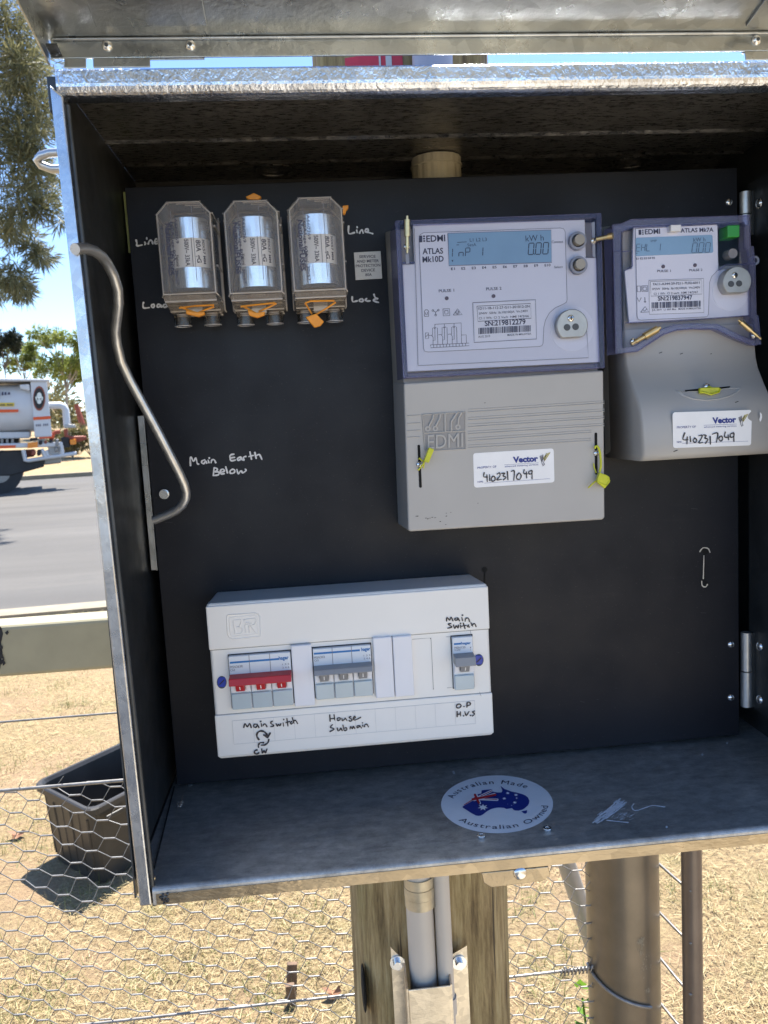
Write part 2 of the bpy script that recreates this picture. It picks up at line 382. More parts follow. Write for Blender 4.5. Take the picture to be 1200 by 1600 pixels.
def road_mat():
    m_, t, b = newmat('bitumen'); co = coords(t)
    f = noise(t, co, 90, 6, .8); p = noise(t, coords(t, (.12, 1, 1)), 1.2, 5)
    c = ramp(t, f, [(.3, (.062, .058, .053)), (.7, (.135, .126, .114))]); c = mix(t, .45, c, ramp(t, p, [(.3, (.055, .051, .047)), (.7, (.135, .127, .116))]))
    c = mix(t, ramp(t, noise(t, coords(t, (.5, 1, 1)), .55, 6, .7), [(.55, (0, 0, 0)), (.60, (.35,)*3)]), c, (.075, .072, .07))
    t.links.new(c, b.inputs['Base Color']); b.inputs['Roughness'].default_value = .85; bump(t, b, f, .5, .01); return m_
M['road'] = road_mat()
M['concrete'] = simple('pale sandy concrete for made-up path', (.52, .45, .335), .85, 0, .12, 6, .3, 150)
M['made_up_drive'] = simple('dark bitumen for made-up driveway', (.040, .042, .045), .85, 0, .3, 30, .4, 200)

# ------------------------------------------------------------------ the setting
tag(MB().sheet([(-400, -400, GZ), (400, -400, GZ), (400, 400, GZ), (-400, 400, GZ)]).build('ground', M['ground']), kind='structure')
def rl(px, py, z=GZ): p = P(px, py, Z=z); return p
n0, n1 = Vector((-2.8, 6.10, GZ)), Vector((-1.94, 6.16, GZ)); f0, f1 = Vector((-8.07, 24.9, GZ)), Vector((-7.2, 25.0, GZ))
def ln(a, b, x, dz): d = (b-a)/(b.x-a.x); q = a+d*(x-a.x); return Vector((q.x, q.y, GZ+dz))
tag(MB().sheet([ln(n0, n1, -120, .004), ln(n0, n1, 120, .004), ln(f0, f1, 120, .004), ln(f0, f1, -120, .004)]).build('road', M['road']), kind='structure')
k = MB()
for a, b, h, wd, s in ((n0, n1, .03, .28, -1), (f0, f1, .13, .30, 1)):
    A0, A1 = ln(a, b, -120, .0), ln(a, b, 120, .0); W = Vector((0, s*wd, 0)); H = Vector((0, 0, h)); L0 = Vector((0, 0, -.05))
    k.loft([[A0+L0, A0+H+W*.1, A0+W+H, A0+W+L0], [A1+L0, A1+H+W*.1, A1+W+H, A1+W+L0]])
tag(k.build('kerb', M['kerb']), kind='structure')
tag(MB().sheet([(-.30, -.45, GZ+.008), (1.25, -.38, GZ+.008), (1.6, -14, GZ+.008), (.0, -14, GZ+.008)]).build('made_up_path', M['concrete']), kind='structure')  # added ground out of view, pale to bounce light into the box
tag(MB().sheet([(-9, -1.9, GZ+.004), (-.32, -1.15, GZ+.004), (-.02, -14, GZ+.004), (-9, -14, GZ+.004)]).build('made_up_driveway', M['made_up_drive']), kind='structure')  # added ground out of view, dark for reflections in flange and lip
# verge bank beyond the far kerb
bk = MB(); xs = [-120+i*8 for i in range(31)]
prof = [(.3, .10), (6, .45), (14, .9), (30, 1.5), (60, 1.9), (110, 2.0)]
V = [[(x, ln(f0, f1, x, 0).y+d, GZ+h+(.25*math.sin(x*.3+d) if d > 5 else 0)) for x in xs] for d, h in prof]
v = [p for r in V for p in r]; nx = len(xs)
bk.add(v, [(j*nx+i, j*nx+i+1, (j+1)*nx+i+1, (j+1)*nx+i) for j in range(len(prof)-1) for i in range(nx-1)], True)
tag(bk.build('verge', M['ground']), kind='structure')

# ---- dry grass: loose straw and short tufts
def blades(n, lo, hi, tilt, xr, yr, wlo=.0012, whi=.0030):
    u = RNG.random(n)**1.5; y = yr[0]+(yr[1]-yr[0])*u; x = (xr[0]+(xr[1]-xr[0])*RNG.random(n))*(.55+.45*(y/1.6))-.05*y
    a = RNG.random(n)*2*np.pi; t = np.abs(RNG.normal(0, tilt, n)); L = lo+(hi-lo)*RNG.random(n); wd = wlo+(whi-wlo)*RNG.random(n)
    d = np.c_[np.cos(a)*np.cos(t), np.sin(a)*np.cos(t), np.sin(t)]; s_ = np.c_[-np.sin(a), np.cos(a), RNG.normal(0, .35, n)]
    o = np.c_[x, y, np.full(n, GZ+.002)+RNG.random(n)*.012]
    pat = np.sin(x*3.1+1.3*np.sin(y*2.3))*np.sin(y*2.7+x*1.1+.7)+.55*np.sin(x*9.3+y*4.1)*np.sin(y*8.1-x*3.7)
    keep = (pat+RNG.normal(0, .38, n)) > -.12
    o, d, s_, wd, L, t, n = o[keep], d[keep], s_[keep], wd[keep], L[keep], t[keep], int(keep.sum())
    return o-s_*wd[:, None]/2, o+s_*wd[:, None]/2, o+d*L[:, None]+np.c_[RNG.normal(0, .004, (n, 2)), -L*.1*np.sin(t)]
def tri_mesh(name, tris, mat):
    A = np.stack(tris, 1).reshape(-1, 3); n = len(A)//3
    me = bpy.data.meshes.new(name); me.vertices.add(len(A)); me.vertices.foreach_set('co', A.astype(np.float32).ravel())
    me.loops.add(len(A)); me.loops.foreach_set('vertex_index', np.arange(len(A), dtype=np.int32))
    me.polygons.add(n); me.polygons.foreach_set('loop_start', np.arange(0, len(A), 3, dtype=np.int32))
    me.update(); me.validate(); me.materials.append(mat); o = bpy.data.objects.new(name, me); COL.objects.link(o); return o
b1 = blades(125000, .015, .060, .16, (-1.5, 1.35), (.45, 6.0), .0010, .0024); b2 = blades(30000, .015, .05, .9, (-1.5, 1.35), (.45, 6.0), .0012, .0026)
# green-tinged tufts gathered round a few spots
tc = np.c_[RNG.uniform(-2, 1.2, 150), RNG.uniform(.7, 4.5, 150)]
b3 = list(blades(16000, .03, .08, 1.0, (-1, 1), (.5, 5)))
nb = len(b3[0]); ci = RNG.integers(0, 150, nb); newo = np.c_[tc[ci]+RNG.normal(0, .05, (nb, 2)), np.full(nb, GZ)]
sh = newo-b3[0]; b3 = [q+sh for q in b3]
tag(tri_mesh('dry_grass', [np.concatenate([b1[i], b2[i]]) for i in range(3)], M['straw']), 'loose straw and short dry grass lying over the lawn', 'grass', kind='stuff')
M['tuft'] = foliage('greening tufts', [(.09, .11, .03), (.16, .18, .045), (.28, .27, .09)], .25)
tag(tri_mesh('grass_tufts', b3, M['tuft']), 'small olive green tufts coming up through the dry lawn', 'grass', kind='stuff')

# ------------------------------------------------------------------ trees
def leaf_quads(clumps, l, wd, droop=0):
    out = []
    for (c, r, n) in clumps:
        d = RNG.normal(0, 1, (n, 3)); d /= np.linalg.norm(d, axis=1)[:, None]; R = r*(RNG.random(n)**.5)
        sub = max(3, n//60); hub = RNG.normal(0, 1, (sub, 3)); hub = hub/np.linalg.norm(hub, axis=1)[:, None]*r*(.35+.65*RNG.random(sub))[:, None]*np.array([1, 1, .75])
        hi = RNG.integers(0, sub, n); o = np.array(c)+hub[hi]+d*(R*.38)[:, None]
        dr = d*1.0+hub[hi]/r*.5; dr[:, 2] -= droop; dr /= np.linalg.norm(dr, axis=1)[:, None]
        s_ = np.cross(dr, RNG.normal(0, 1, (n, 3))); s_ /= np.linalg.norm(s_, axis=1)[:, None]
        L = l*(.6+.8*RNG.random(n))[:, None]; W = wd*(.6+.8*RNG.random(n))[:, None]
        out.append(np.stack([o, o+dr*L*.45+s_*W, o+dr*L, o+dr*L*.45-s_*W], 1))
    return np.concatenate(out)
def quad_mesh(name, Q, mat, parent):
    Q = Q-np.array(parent.location); A = Q.reshape(-1, 3); n = len(Q)
    me = bpy.data.meshes.new(name); me.vertices.add(len(A)); me.vertices.foreach_set('co', A.astype(np.float32).ravel())
    me.loops.add(len(A)); me.loops.foreach_set('vertex_index', np.arange(len(A), dtype=np.int32))
    me.polygons.add(n); me.polygons.foreach_set('loop_start', np.arange(0, len(A), 4, dtype=np.int32))
    me.update(); me.materials.append(mat); o = bpy.data.objects.new(name, me); COL.objects.link(o); o.parent = parent; return o
def wob(a, b, n, k):
    a, b = Vector(a), Vector(b); return [a.lerp(b, i/n)+Vector((random.gauss(0, k), random.gauss(0, k), random.gauss(0, k)*.5))*(0 if i in (0, n) else 1) for i in range(n+1)]
def tree(name, label, cat, base, trunk_top, tr, limbs, clumps, lm, bm_, l, wd, droop=0, group=None):
    r = thing(name, label, cat, base, group)
    t = MB(); made_up_path = wob(base, trunk_top, 7, tr*.5); t.tube(made_up_path, tr, 10, True, tr*.35)
    for (a, f, b) in limbs: t.tube(wob(made_up_path[a], b, 5, f*1.2), f, 6, True, f*.25)
    t.build('trunk', bm_, r); quad_mesh('crown', leaf_quads(clumps, l, wd, droop), lm, r); return r
# tall sheoak whose hanging branches fill the top left
Yt = 13.0
cl = []
for (px, py, rr, n) in [(18, 60, 40, 520), (48, 118, 38, 480), (8, 125, 45, 460), (30, 175, 36, 430), (62, 178, 24, 220), (10, 215, 38, 420), (50, 228, 26, 260), (82, 190, 18, 90), (22, 262, 34, 380),
                        (62, 285, 26, 250), (30, 320, 34, 300), (66, 330, 22, 170), (5, 345, 36, 300), (40, 372, 22, 150), (20, 425, 26, 300), (52, 392, 18, 160), (38, 452, 18, 170), (8, 455, 22, 180), (55, 90, 22, 150), (-10, 30, 40, 400), (70, 395, 14, 90), (90, 345, 10, 40), (85, 270, 14, 70)]:
    cl.append((tuple(P(px, py, Y=Yt+random.uniform(-.8, .8))), rr*1.15/F*13.8, int(n*2.9)))
ctr = P(-60, 200, Y=Yt)
for i in range(26):
    q = (ctr.x-1.0+random.gauss(0, .9), Yt+random.gauss(0, 1.1), ctr.z+random.gauss(.6, 1.5)); cl.append((q, random.uniform(.35, .6), 420))
tb = (ctr.x-.9, Yt, GZ); tt = (ctr.x-.8, Yt, ctr.z+3.0)
lim = []
for (px, py, a, f) in [(20, 425, 3, .030), (45, 330, 4, .028), (60, 290, 4, .026), (30, 180, 5, .03), (50, 120, 6, .03), (18, 60, 6, .028), (40, 375, 3, .02), (78, 240, 4, .018), (10, 250, 4, .025)]:
    lim.append((a, f, P(px, py, Y=Yt)))
tree('sheoak_tree', 'tall grey green tree with drooping needle clumps against the sky at top left', 'tree', tb, tt, .17, lim, cl, M['needle'], M['bark'], .19, .0085, .35)
# young gums across the road
def gum(px, py, rpx, Y, label, n=900, spread=1, mat='gumleaf', bark='gum', grp='pale trees across the road', l=.20, w_=.028, kids=7, gy=None):
    n = int(n*2.2); kids = int(kids*1.6)
    c = P(px, py, Y=Y); k_ = (Y+.8)/F; gz = GZ+1.0; cls = []
    for i in range(kids):
        a = random.uniform(0, 6.28); rr = rpx*k_*.85*random.random()**.5
        cls.append(((c.x+math.cos(a)*rr*spread, Y+math.sin(a)*rr, c.z+random.uniform(-.6, .7)*rpx*k_), rpx*k_*random.uniform(.20, .34), n//kids))
    base = Vector((c.x+random.uniform(-.15, .15), Y, gz)); top = Vector((c.x, Y, c.z-rpx*k_*.05))
    tree('gum_tree', label, 'tree', base, top, .022*rpx*k_*2.2, [(random.choice((4, 5, 6)), .012*rpx*k_*2.2, q[0]) for q in cls], cls, M[mat], M[bark], l, w_, .25, grp)
gum(96, 555, 50, 42, 'pale yellow green gum tree with a forking bare trunk right behind the truck', 3000, .9, kids=13)
gum(36, 560, 34, 46, 'low rounded pale green tree just above the tank of the truck', 1900, 1.2, kids=11)
gum(140, 570, 34, 44, 'pale green gum tree half hidden by the left edge of the meter box', 1700, kids=10)
gum(2, 532, 26, 40, 'small dark tree showing at the left edge of the photo', 1700, 1, 'darkleaf', 'bark', None, kids=9)
gum(-40, 570, 40, 45, 'pale green tree hidden beyond the left edge behind the truck', 1500, kids=9)
gum(200, 560, 40, 47, 'pale green tree standing behind the meter box across the road', 1500, kids=9)
# scrub beyond the bank: one far mass
sc_cl = []
for i in range(150):
    x = random.uniform(-46, 30); Y = random.uniform(56, 84); h = random.uniform(.6, 3.2)
    sc_cl.append(((x, Y, GZ+1.7+h*.45), h*.8, 170))
so_ = thing('tmp', 'x', 'x', (0, 0, 0)); q = quad_mesh('far_scrub', leaf_quads(sc_cl, .55, .10), M['scrub'], so_); q.parent = None; bpy.data.objects.remove(so_)
tag(q, 'far belt of dusty olive scrub along the top of the bank', 'scrub', kind='stuff')
for (px, py, h, lab) in ((112, 694, .6, 'low dry bush on the bank right of the truck rail'), (140, 684, 1.1, 'olive dry bush on the bank beside the left edge of the box')):
    Y = 31; c = P(px, py, Y=Y); r = thing('dry_bush', lab, 'bush', (c.x, Y, GZ+.45), 'dry bushes on the bank')
    t = MB()
    for i in range(7): t.tube([(c.x, Y, GZ+.4), (c.x+random.gauss(0, .3), Y+random.gauss(0, .3), c.z+random.uniform(-.1, .4))], .015, 5)
    t.build('stems', M['bark'], r); quad_mesh('leaves', leaf_quads([((c.x+random.gauss(0, .35), Y, c.z+random.gauss(0, .2)), .42, 260) for _ in range(4)], .2, .03), M['scrub'], r)
# rusty digger arm beyond the truck
c0 = P(122, 640, Y=33); dg = thing('digger_arm', 'rusty orange digger arm standing up among the scrub beyond the truck', 'digger arm', (c0.x, 33, GZ+.6))
mb = MB(); A_, B_, C_ = P(119, 632, Y=33), P(130, 668, Y=33), P(110, 690, Y=33)
mb.tube([A_, B_], .10, 6, True, .15); mb.build('boom', M['trusty'], dg); MB().tube([B_, C_], .12, 6, True, .08).build('stick', M['trusty'], dg)
MB().obox(C_+Vector((0, 0, -.2)), (1, 0, .3), (0, 1, 0), (-.3, 0, 1), .5, .5, .4).build('bucket', M['tdark'], dg)
# two overhead cables
for i, (ya, yb) in enumerate(((107, 101), (119, 113))):
    a, b = P(-300, ya+8, Y=22+i), P(420, yb+60, Y=24+i)
    tag(MB().tube([a.lerp(b, t/12)-Vector((0, 0, .25*math.sin(math.pi*t/12))) for t in range(13)], .012, 5).build('overhead_cable', M['cable']), ('upper' if i == 0 else 'lower')+' of two thin cables crossing the sky at top left', 'cable', 'overhead cables')

# ------------------------------------------------------------------ the truck
YT = 20.0
tr = thing('tank_truck', 'white tank truck with orange stripes parked across the road', 'truck', (P(76, 760, Y=YT).x, YT, GZ))
T = lambda a: (0+a[0]/7.273, 560+a[1]/7.273)      # close-up of the photograph, 7.27 times
def tx(pts, y0, y1, name, mat, par=tr, bevel=.03, label=None): return MB().ppx([T(p) for p in pts], y0, y1).build(name, mat, par, bevel, label)
# tank: barrel along the truck, closed by the rear panel
tl, trr = P(*T((-1700, 300)), Y=YT), P(*T((345, 300)), Y=YT)
zt, zb = P(*T((100, 285)), Y=YT).z, P(*T((100, 850)), Y=YT).z
rings = []
for x in np.linspace(tl.x, trr.x, 6):
    rings.append([(x, YT+1.15-1.15*math.copysign(abs(math.cos(a))**.45, math.cos(a)), (zt+zb)/2+(zt-zb)/2*math.copysign(abs(math.sin(a))**.8, math.sin(a))) for a in [2*math.pi*i/28 for i in range(28)]])
tank = MB().loft(rings, True, True).build('tank', M['twhite'], tr)
tx([(-1700, 235), (545, 232), (548, 262), (-1700, 275)], YT-.10, YT+2.35, 'tank_roof', M['twhite'])
rp = tx([(338, 262), (520, 258), (580, 890), (390, 900)], YT-.06, YT+2.3, 'rear_panel', M['twhite'])
tx([(225, 300), (335, 290), (345, 375), (235, 345)], YT-.03, YT+.4, 'ladder_box', M['twhite'])
Tc = Crop(0, 560, 7.273, Y=YT-.06)
def oval(c, a, b, n=28): return [(c[0]+a*math.cos(2*math.pi*i/n), c[1]+b*math.sin(2*math.pi*i/n)) for i in range(n)]
mb = MB(); Tc.poly(mb, oval((437, 455), 66, 140), .012); e1 = mb.build('emblem', M['trusty'], rp, label='oval emblem with a rust red rim and dark centre')
mb = MB(); Tc.poly(mb, oval((435, 455), 55, 118), .018); mb.build('emblem_field', M['tdark'], e1)
mb = MB(); Tc.poly(mb, oval((437, 425), 26, 38), .024); Tc.poly(mb, oval((437, 490), 24, 28), .024); Tc.poly(mb, [(395, 440), (410, 430), (415, 480), (400, 475)], .024); Tc.poly(mb, [(462, 430), (480, 440), (474, 478), (458, 480)], .024)
mb.build('emblem_motif', M['galv'], e1)
mb = MB(); Tc.poly(mb, [(370, 668), (562, 655), (564, 688), (376, 702)], .012); mb.build('stripe', M['torange'], rp)
mb = MB(); [Tc.poly(mb, [(402+i*20, 775-i*1.4), (415+i*20, 774-i*1.4), (414+i*20, 748-i*1.4), (403+i*20, 749-i*1.4)], .012) for i in range(7) if i != 3]; mb.build('lettering', M['greyprint'], rp)
Td = Crop(0, 560, 7.273, Y=YT-.03)
mb = MB(); mb.ppx([T(p) for p in [(-1500, 540), (172, 505), (172, 545), (-1500, 590)]], YT-.03, YT+.3); sg = mb.build('sign_strip', M['tyellow'], tr)
mb = MB(); [Td.poly(mb, [(15+i*16, 542-i*.4), (26+i*16, 542-i*.4), (26+i*16, 524-i*.4), (16+i*16, 524-i*.4)], .012) for i in range(9) if i != 4]; mb.build('lettering', M['print'], sg)
mb = MB(); mb.ppx([T(p) for p in [(-1500, 610), (215, 580), (215, 610), (-1500, 660)]], YT-.04, YT+.3); mb.build('stripe', M['torange'], tr)
mb = MB(); [Td.poly(mb, [(a_, 428-k_*4), (b_, 427-k_*4), (b_-3, 380-k_*4+k_*6), (a_+4, 384-k_*4+k_*6)], .014) for k_, (a_, b_) in enumerate(((-20, 22), (36, 60), (66, 92), (102, 130)))]; mb.build('lettering', M['print'], tr)
tx([(-1700, 850), (390, 830), (380, 905), (-1700, 930)], YT+.25, YT+2.0, 'tank_cradle', M['twhite'])
tx([(-1700, 900), (300, 905), (300, 990), (-1700, 990)], YT+.5, YT+1.8, 'chassis', M['tdark'])
bar = tx([(-1700, 1005), (700, 950), (700, 1005), (-1700, 1060)], YT-.05, YT+.15, 'side_bar', M['twhite'])
mb = MB(); mb.ppx([T(p) for p in [(-1500, 1015), (185, 985), (185, 1015), (-1500, 1050)]], YT-.065, YT-.02); mb.build('stripe', M['torange'], bar)
mb = MB(); mb.ppx([T(p) for p in [(305, 960), (415, 948), (415, 1010), (305, 1022)]], YT-.12, YT); mb.build('lamp', M['amber'], bar)
mb = MB(); mb.ppx([T(p) for p in [(440, 880), (605, 870), (610, 905), (440, 915)]], YT-.04, YT+.1); mb.build('reflector', M['torange'], tr)
mb = MB(); rr_ = .06
mb.tube([P(*T(p), Y=YT+.1) for p in [(545, 535), (690, 530), (735, 550), (752, 590), (765, 770)]], .085, 8)
mb.build('guard_rail', M['twhite'], tr)
MB().ppx([T(p) for p in [(720, 750), (840, 750), (850, 790), (720, 795)]], YT, YT+.5).build('valve', M['pipe'], tr, .02)
MB().ppx([T(p) for p in [(700, 900), (790, 890), (800, 1010), (710, 1020)]], YT+.1, YT+.5).build('coupling', M['tdark'], tr, .02)
MB().ppx([T(p) for p in [(780, 925), (850, 915), (855, 980), (790, 985)]], YT, YT+.2).build('lamp', M['amber'], tr, .02)
mb = MB()
for pts in ([(275, 1035), (300, 1155), (330, 1160), (860, 1080)], [(470, 1030), (515, 1120)], [(520, 1045), (545, 1110)], [(690, 990), (700, 1090)]): mb.tube([P(*T(p), Y=YT) for p in pts], .05, 8)
mb.build('rear_step', M['twhite'], tr)
tx([(560, 990), (690, 985), (690, 1090), (560, 1100)], YT+.1, YT+.3, 'plate_holder', M['twhite'])
tx([(310, 1040), (470, 1030), (470, 1110), (330, 1130)], YT+.5, YT+1.2, 'tool_box', M['trusty'])
tx([(520, 1130), (715, 1120), (720, 1190), (530, 1210)], YT+.2, YT+.9, 'pump', M['wire'])
tx([(-400, 1060), (270, 1040), (330, 1180), (510, 1140), (520, 1230), (150, 1330), (-400, 1330)], YT+.1, YT+.55, 'mudguard', M['tdark'])
for wx, wy in ((20, YT+.12), (-1080, YT+.12), (20, YT+1.75), (-1080, YT+1.75)):
    c = P(*T((wx, 1300)), Y=YT); c = Vector((c.x, wy, GZ+.5)); wh = MB().cyl(c, c+Vector((0, .42, 0)), .5, 28).build('wheel', M['tdark'], tr, .04)
    MB().cyl(c+Vector((0, -.01, 0)), c+Vector((0, .05, 0)), .24, 18).build('rim', M['wire'], wh)
cx = P(*T((-1750, 700)), Y=YT).x
cab = MB().prism([(cx-.05, GZ+.75), (cx-.05, GZ+2.75), (cx-1.35, GZ+2.75), (cx-1.75, GZ+1.8), (cx-1.8, GZ+.6), (cx-.4, GZ+.6)], YT+.05, YT+2.2).build('cab', M['twhite'], tr, .06)
MB().prism([(cx-.35, GZ+1.75), (cx-.35, GZ+2.5), (cx-1.2, GZ+2.5), (cx-1.5, GZ+1.75)], YT+.035, YT+.1).build('window', M['tdark'], cab)
wc = Vector((cx-.9, YT+.1, GZ+.5)); wh = MB().cyl(wc, wc+Vector((0, .35, 0)), .5, 28).build('wheel', M['tdark'], tr, .04)

mb = MB()
for i in range(7): mb.ppx([T(p) for p in [(-140+i*55, 880), (-112+i*55, 878), (-112+i*55, 985), (-140+i*55, 988)]], YT+.3, YT+.5)
mb.build('frame_ribs', M['wire'], tr)
for (a_, b_, c_, d_, mt) in ((430, 935, 470, 985, 'tdark'), (490, 930, 520, 975, 'trusty'), (540, 930, 580, 965, 'tdark'), (610, 920, 650, 1000, 'wire'), (330, 905, 420, 940, 'tdark'), (350, 1045, 400, 1105, 'trusty'), (410, 1040, 455, 1110, 'tdark'), (600, 1010, 640, 1070, 'wire')):
    tx([(a_, b_), (c_, b_-6), (c_, d_-6), (a_, d_)], YT-.09, YT+.1, 'fitting', M[mt])
for pts in ([(700, 830), (640, 840), (610, 880), (600, 930)], [(760, 800), (765, 880), (820, 905), (960, 900)], [(800, 905), (900, 930), (990, 900)]):
    MB().tube([P(*T(p), Y=YT+.15) for p in pts], .05, 8).build('hose', M['trusty'], tr)
tr.rotation_euler = (0, 0, math.radians(17))
# ------------------------------------------------------------------ fence, posts and the crate behind the box
YF = .42
def fp(px, py): return P(px, py, Y=YF)
a, b = fp(0, 967), fp(172, 957); zr = (a.z+b.z)/2
ra = MB().box(-3.4, -.20, YF-.022, YF+.030, -.272, -.198).build('fence_rail', M['cream'], bevel=.006, seg=3)
tag(ra, 'cream painted square fence rail running left behind the box', 'fence rail')
ra.location = (0, 0, 0)
mb = MB(); cr = Crop(0, 0, 1, Y=YF-.022)
for i in range(150):
    x = random.triangular(-60, 14, -20); y = random.uniform(979, 1046); mb.sheet([cr.w((x+random.uniform(1, 5)*math.cos(t), y+random.uniform(1, 5)*math.sin(t)), .0006+.00001*i) for t in (0, 1, 2, 3, 4, 5)])
cr.poly(mb, [(-90, 983), (2, 980), (5, 990), (2, 1004), (4, 1020), (0, 1046), (-90, 1046)], .0004)
mb.build('black_patch', M['patchblack'], ra, label='black speckled patch on the cream rail')  # black patch with a speckled edge
# netting fence
nf = thing('wire_netting_fence', 'hexagonal chicken wire fence with plain strand wires behind the box', 'fence', (-.6, YF, GZ))
mb = MB(); o = fp(28.7, 1406); A = fp(28.7+36.4, 1406+9.6)-o; B = fp(28.7+9.6, 1406+28.7)-o; tw = (fp(28.7+17.5, 1406-1)-o)
ztop = fp(100, 1225.5).z-.004; zbot = GZ+.02; rw = .00072
def node(i, j):
    q = o+A*i+B*j; rnd = random.Random(i*977+j); return q+Vector((rnd.gauss(0, .0012), rnd.gauss(0, .0015), rnd.gauss(0, .0012)))
bs = abs(B.z); 
for i in range(-42, 62):
    for j in range(-46, 70):
        q = node(i, j)
        if not (zbot < q.z < ztop+.012 and -1.55 < q.x < .262): continue
        if -.105 < q.x < .075: continue
        l_, r_ = q, q+tw
        mb.tube([l_, r_], rw*1.9, 5, False)
        nxt = node(i+1, j); dn = node(i+1, j-1)
        for e in (nxt, dn):
            if e.z < ztop+.02 and e.x < .275: mb.tube([r_, e], rw, 4, False)
        
mb.build('netting', M['wire'], nf)
def strand(name, pts, r, lab=None): return MB().tube(pts, r, 7).build(name, M['wire'], nf, label=lab)
zt_ = fp(100, 1225.5).z
strand('strand_wire', wob((-3.4, YF-.003, zt_-.002), (.28, YF-.003, zt_), 16, .0006), .0026)
strand('strand_wire', wob((-3.4, YF, fp(0, 1127).z), (.28, YF, fp(0, 1127).z-.002), 12, .0006), .0017)
zb_ = fp(350, 1581).z
strand('strand_wire', wob((-3.4, YF-.003, zb_+.003), (.27, YF-.003, fp(905, 1512).z), 16, .0008), .0022)
# thick corner post, slim post, brace
pc = Vector((.3135, YF+.01, GZ)); 
pp = thing('steel_post', 'thick round brown steel fence post below the right of the box', 'post', pc)
MB().cyl(pc, (pc.x, pc.y, -.30), .0565, 40).build('pole', M['pole'], pp)
MB().cyl((pc.x, pc.y, -.30), (pc.x, pc.y, -.292), .059, 40).build('cap', M['pole'], pp)
mb = MB(); zz = fp(905, 1512).z
mb.tube([(pc.x+math.cos(t)*.0595, pc.y+math.sin(t)*.0595, zz-.030*(t-math.pi)/1.3-.001) for t in np.linspace(math.pi, math.pi*1.62, 14)], .0028, 7)
mb.tube([(pc.x-.10+.0012*math.cos(i*2.2), YF-.004+.004*math.sin(i*2.2), zz+.004+.0002*i) for i in range(60)][0:2], .002, 5)
for i in range(9): x_ = .205+i*.006; mb.tube([(x_, YF-.006, zz-.006), (x_+.003, YF-.009, zz+.008), (x_+.006, YF-.002, zz-.004)], .0016, 5)
mb.build('tie_wire', M['wire'], pp)
mb = MB(); cp = Crop(780, 1310, 2.857, Y=YF-.05)
def onpost(p, e):
    q = cp.w(p); dx = max(-.054, min(.054, q.x-pc.x)); return Vector((pc.x+dx, pc.y-math.sqrt(.0565**2-dx*dx)-e, q.z))
for i in range(70):
    u = random.random(); x, y = (640+random.gauss(0, 8), 450+80*u) if i % 3 else (655+random.gauss(0, 13), 570+random.gauss(0, 30)); 
    if i % 7 == 0: x, y = 670+random.gauss(0, 8), 690+random.gauss(0, 8)
    a_, b_ = random.uniform(1, 4), random.uniform(2, 7); mb.sheet([onpost((x+a_*math.cos(t), y+b_*math.sin(t)), .0003+1e-5*(i % 9)) for t in (0, 1.1, 2.2, 3.3, 4.4, 5.3)])
mb.build('paint_scuff', M['kerb'], pp, label='pale scuff marks on the front of the post')
sp = Vector((.3885, .345, GZ)); spp = thing('slim_post', 'slim dark brown round post standing right of the thick post', 'post', sp)
MB().cyl(sp, (sp.x, sp.y, -.28), .0148, 24).build('pole', M['slim'], spp)
MB().dome((sp.x, sp.y, -.28), (0, 0, 1), .0148, .006).build('cap', M['slim'], spp)
for k_, (ya, yb) in enumerate(((1350, 1393), (1425, 1475), (1495, 1555), (1565, 1625))):
    a = fp(1030, ya); b = P(1080, yb, Y=.332)
    tag(MB().tube([a, a.lerp(b, .5)-Vector((0, 0, .001)), b, b+Vector((.012, .004, -.002))], .0022, 7).build('strand_wire', M['wire']), ('topmost', 'second from top', 'third from top', 'lowest')[k_]+' of the short wires joining the thick post to the slim post', 'wire', 'wires between the two posts')
a, b = P(884, 1345, Y=.62), P(925, 1470, Y=.62)
d = b-a
tag(MB().tube([a-d*.5, b+d*3.2], .0165, 16).build('brace_pipe', M['pipe']), 'slanting galvanised brace pipe seen left of the thick brown post', 'pipe')
# weed at the foot of the thick post
wp = P(910, 1560, Y=.5); wr = thing('weed', 'small bright green weed climbing beside the thick brown post', 'weed', (wp.x, .5, GZ))
mb = MB(); mb.tube(wob((wp.x-.01, .5, GZ), (wp.x, .5, wp.z), 6, .006), .002, 5); mb.build('stem', M['weed'], wr)
ql = []
for i in range(26):
    z_ = wp.z-random.random()**1.5*.25+.02; o_ = np.array([wp.x+random.gauss(0, .012), .5+random.gauss(0, .01), z_]); d_ = np.array([random.gauss(0, 1), random.gauss(-.4, .7), random.gauss(.2, .5)]); d_ /= np.linalg.norm(d_); s_ = np.cross(d_, [0, .4, 1]); s_ /= np.linalg.norm(s_)
    L = random.uniform(.014, .03); ql.append([o_, o_+d_*L*.5+s_*L*.38, o_+d_*L, o_+d_*L*.5-s_*L*.38])
quad_mesh('leaves', np.array(ql), M['weed'], wr)

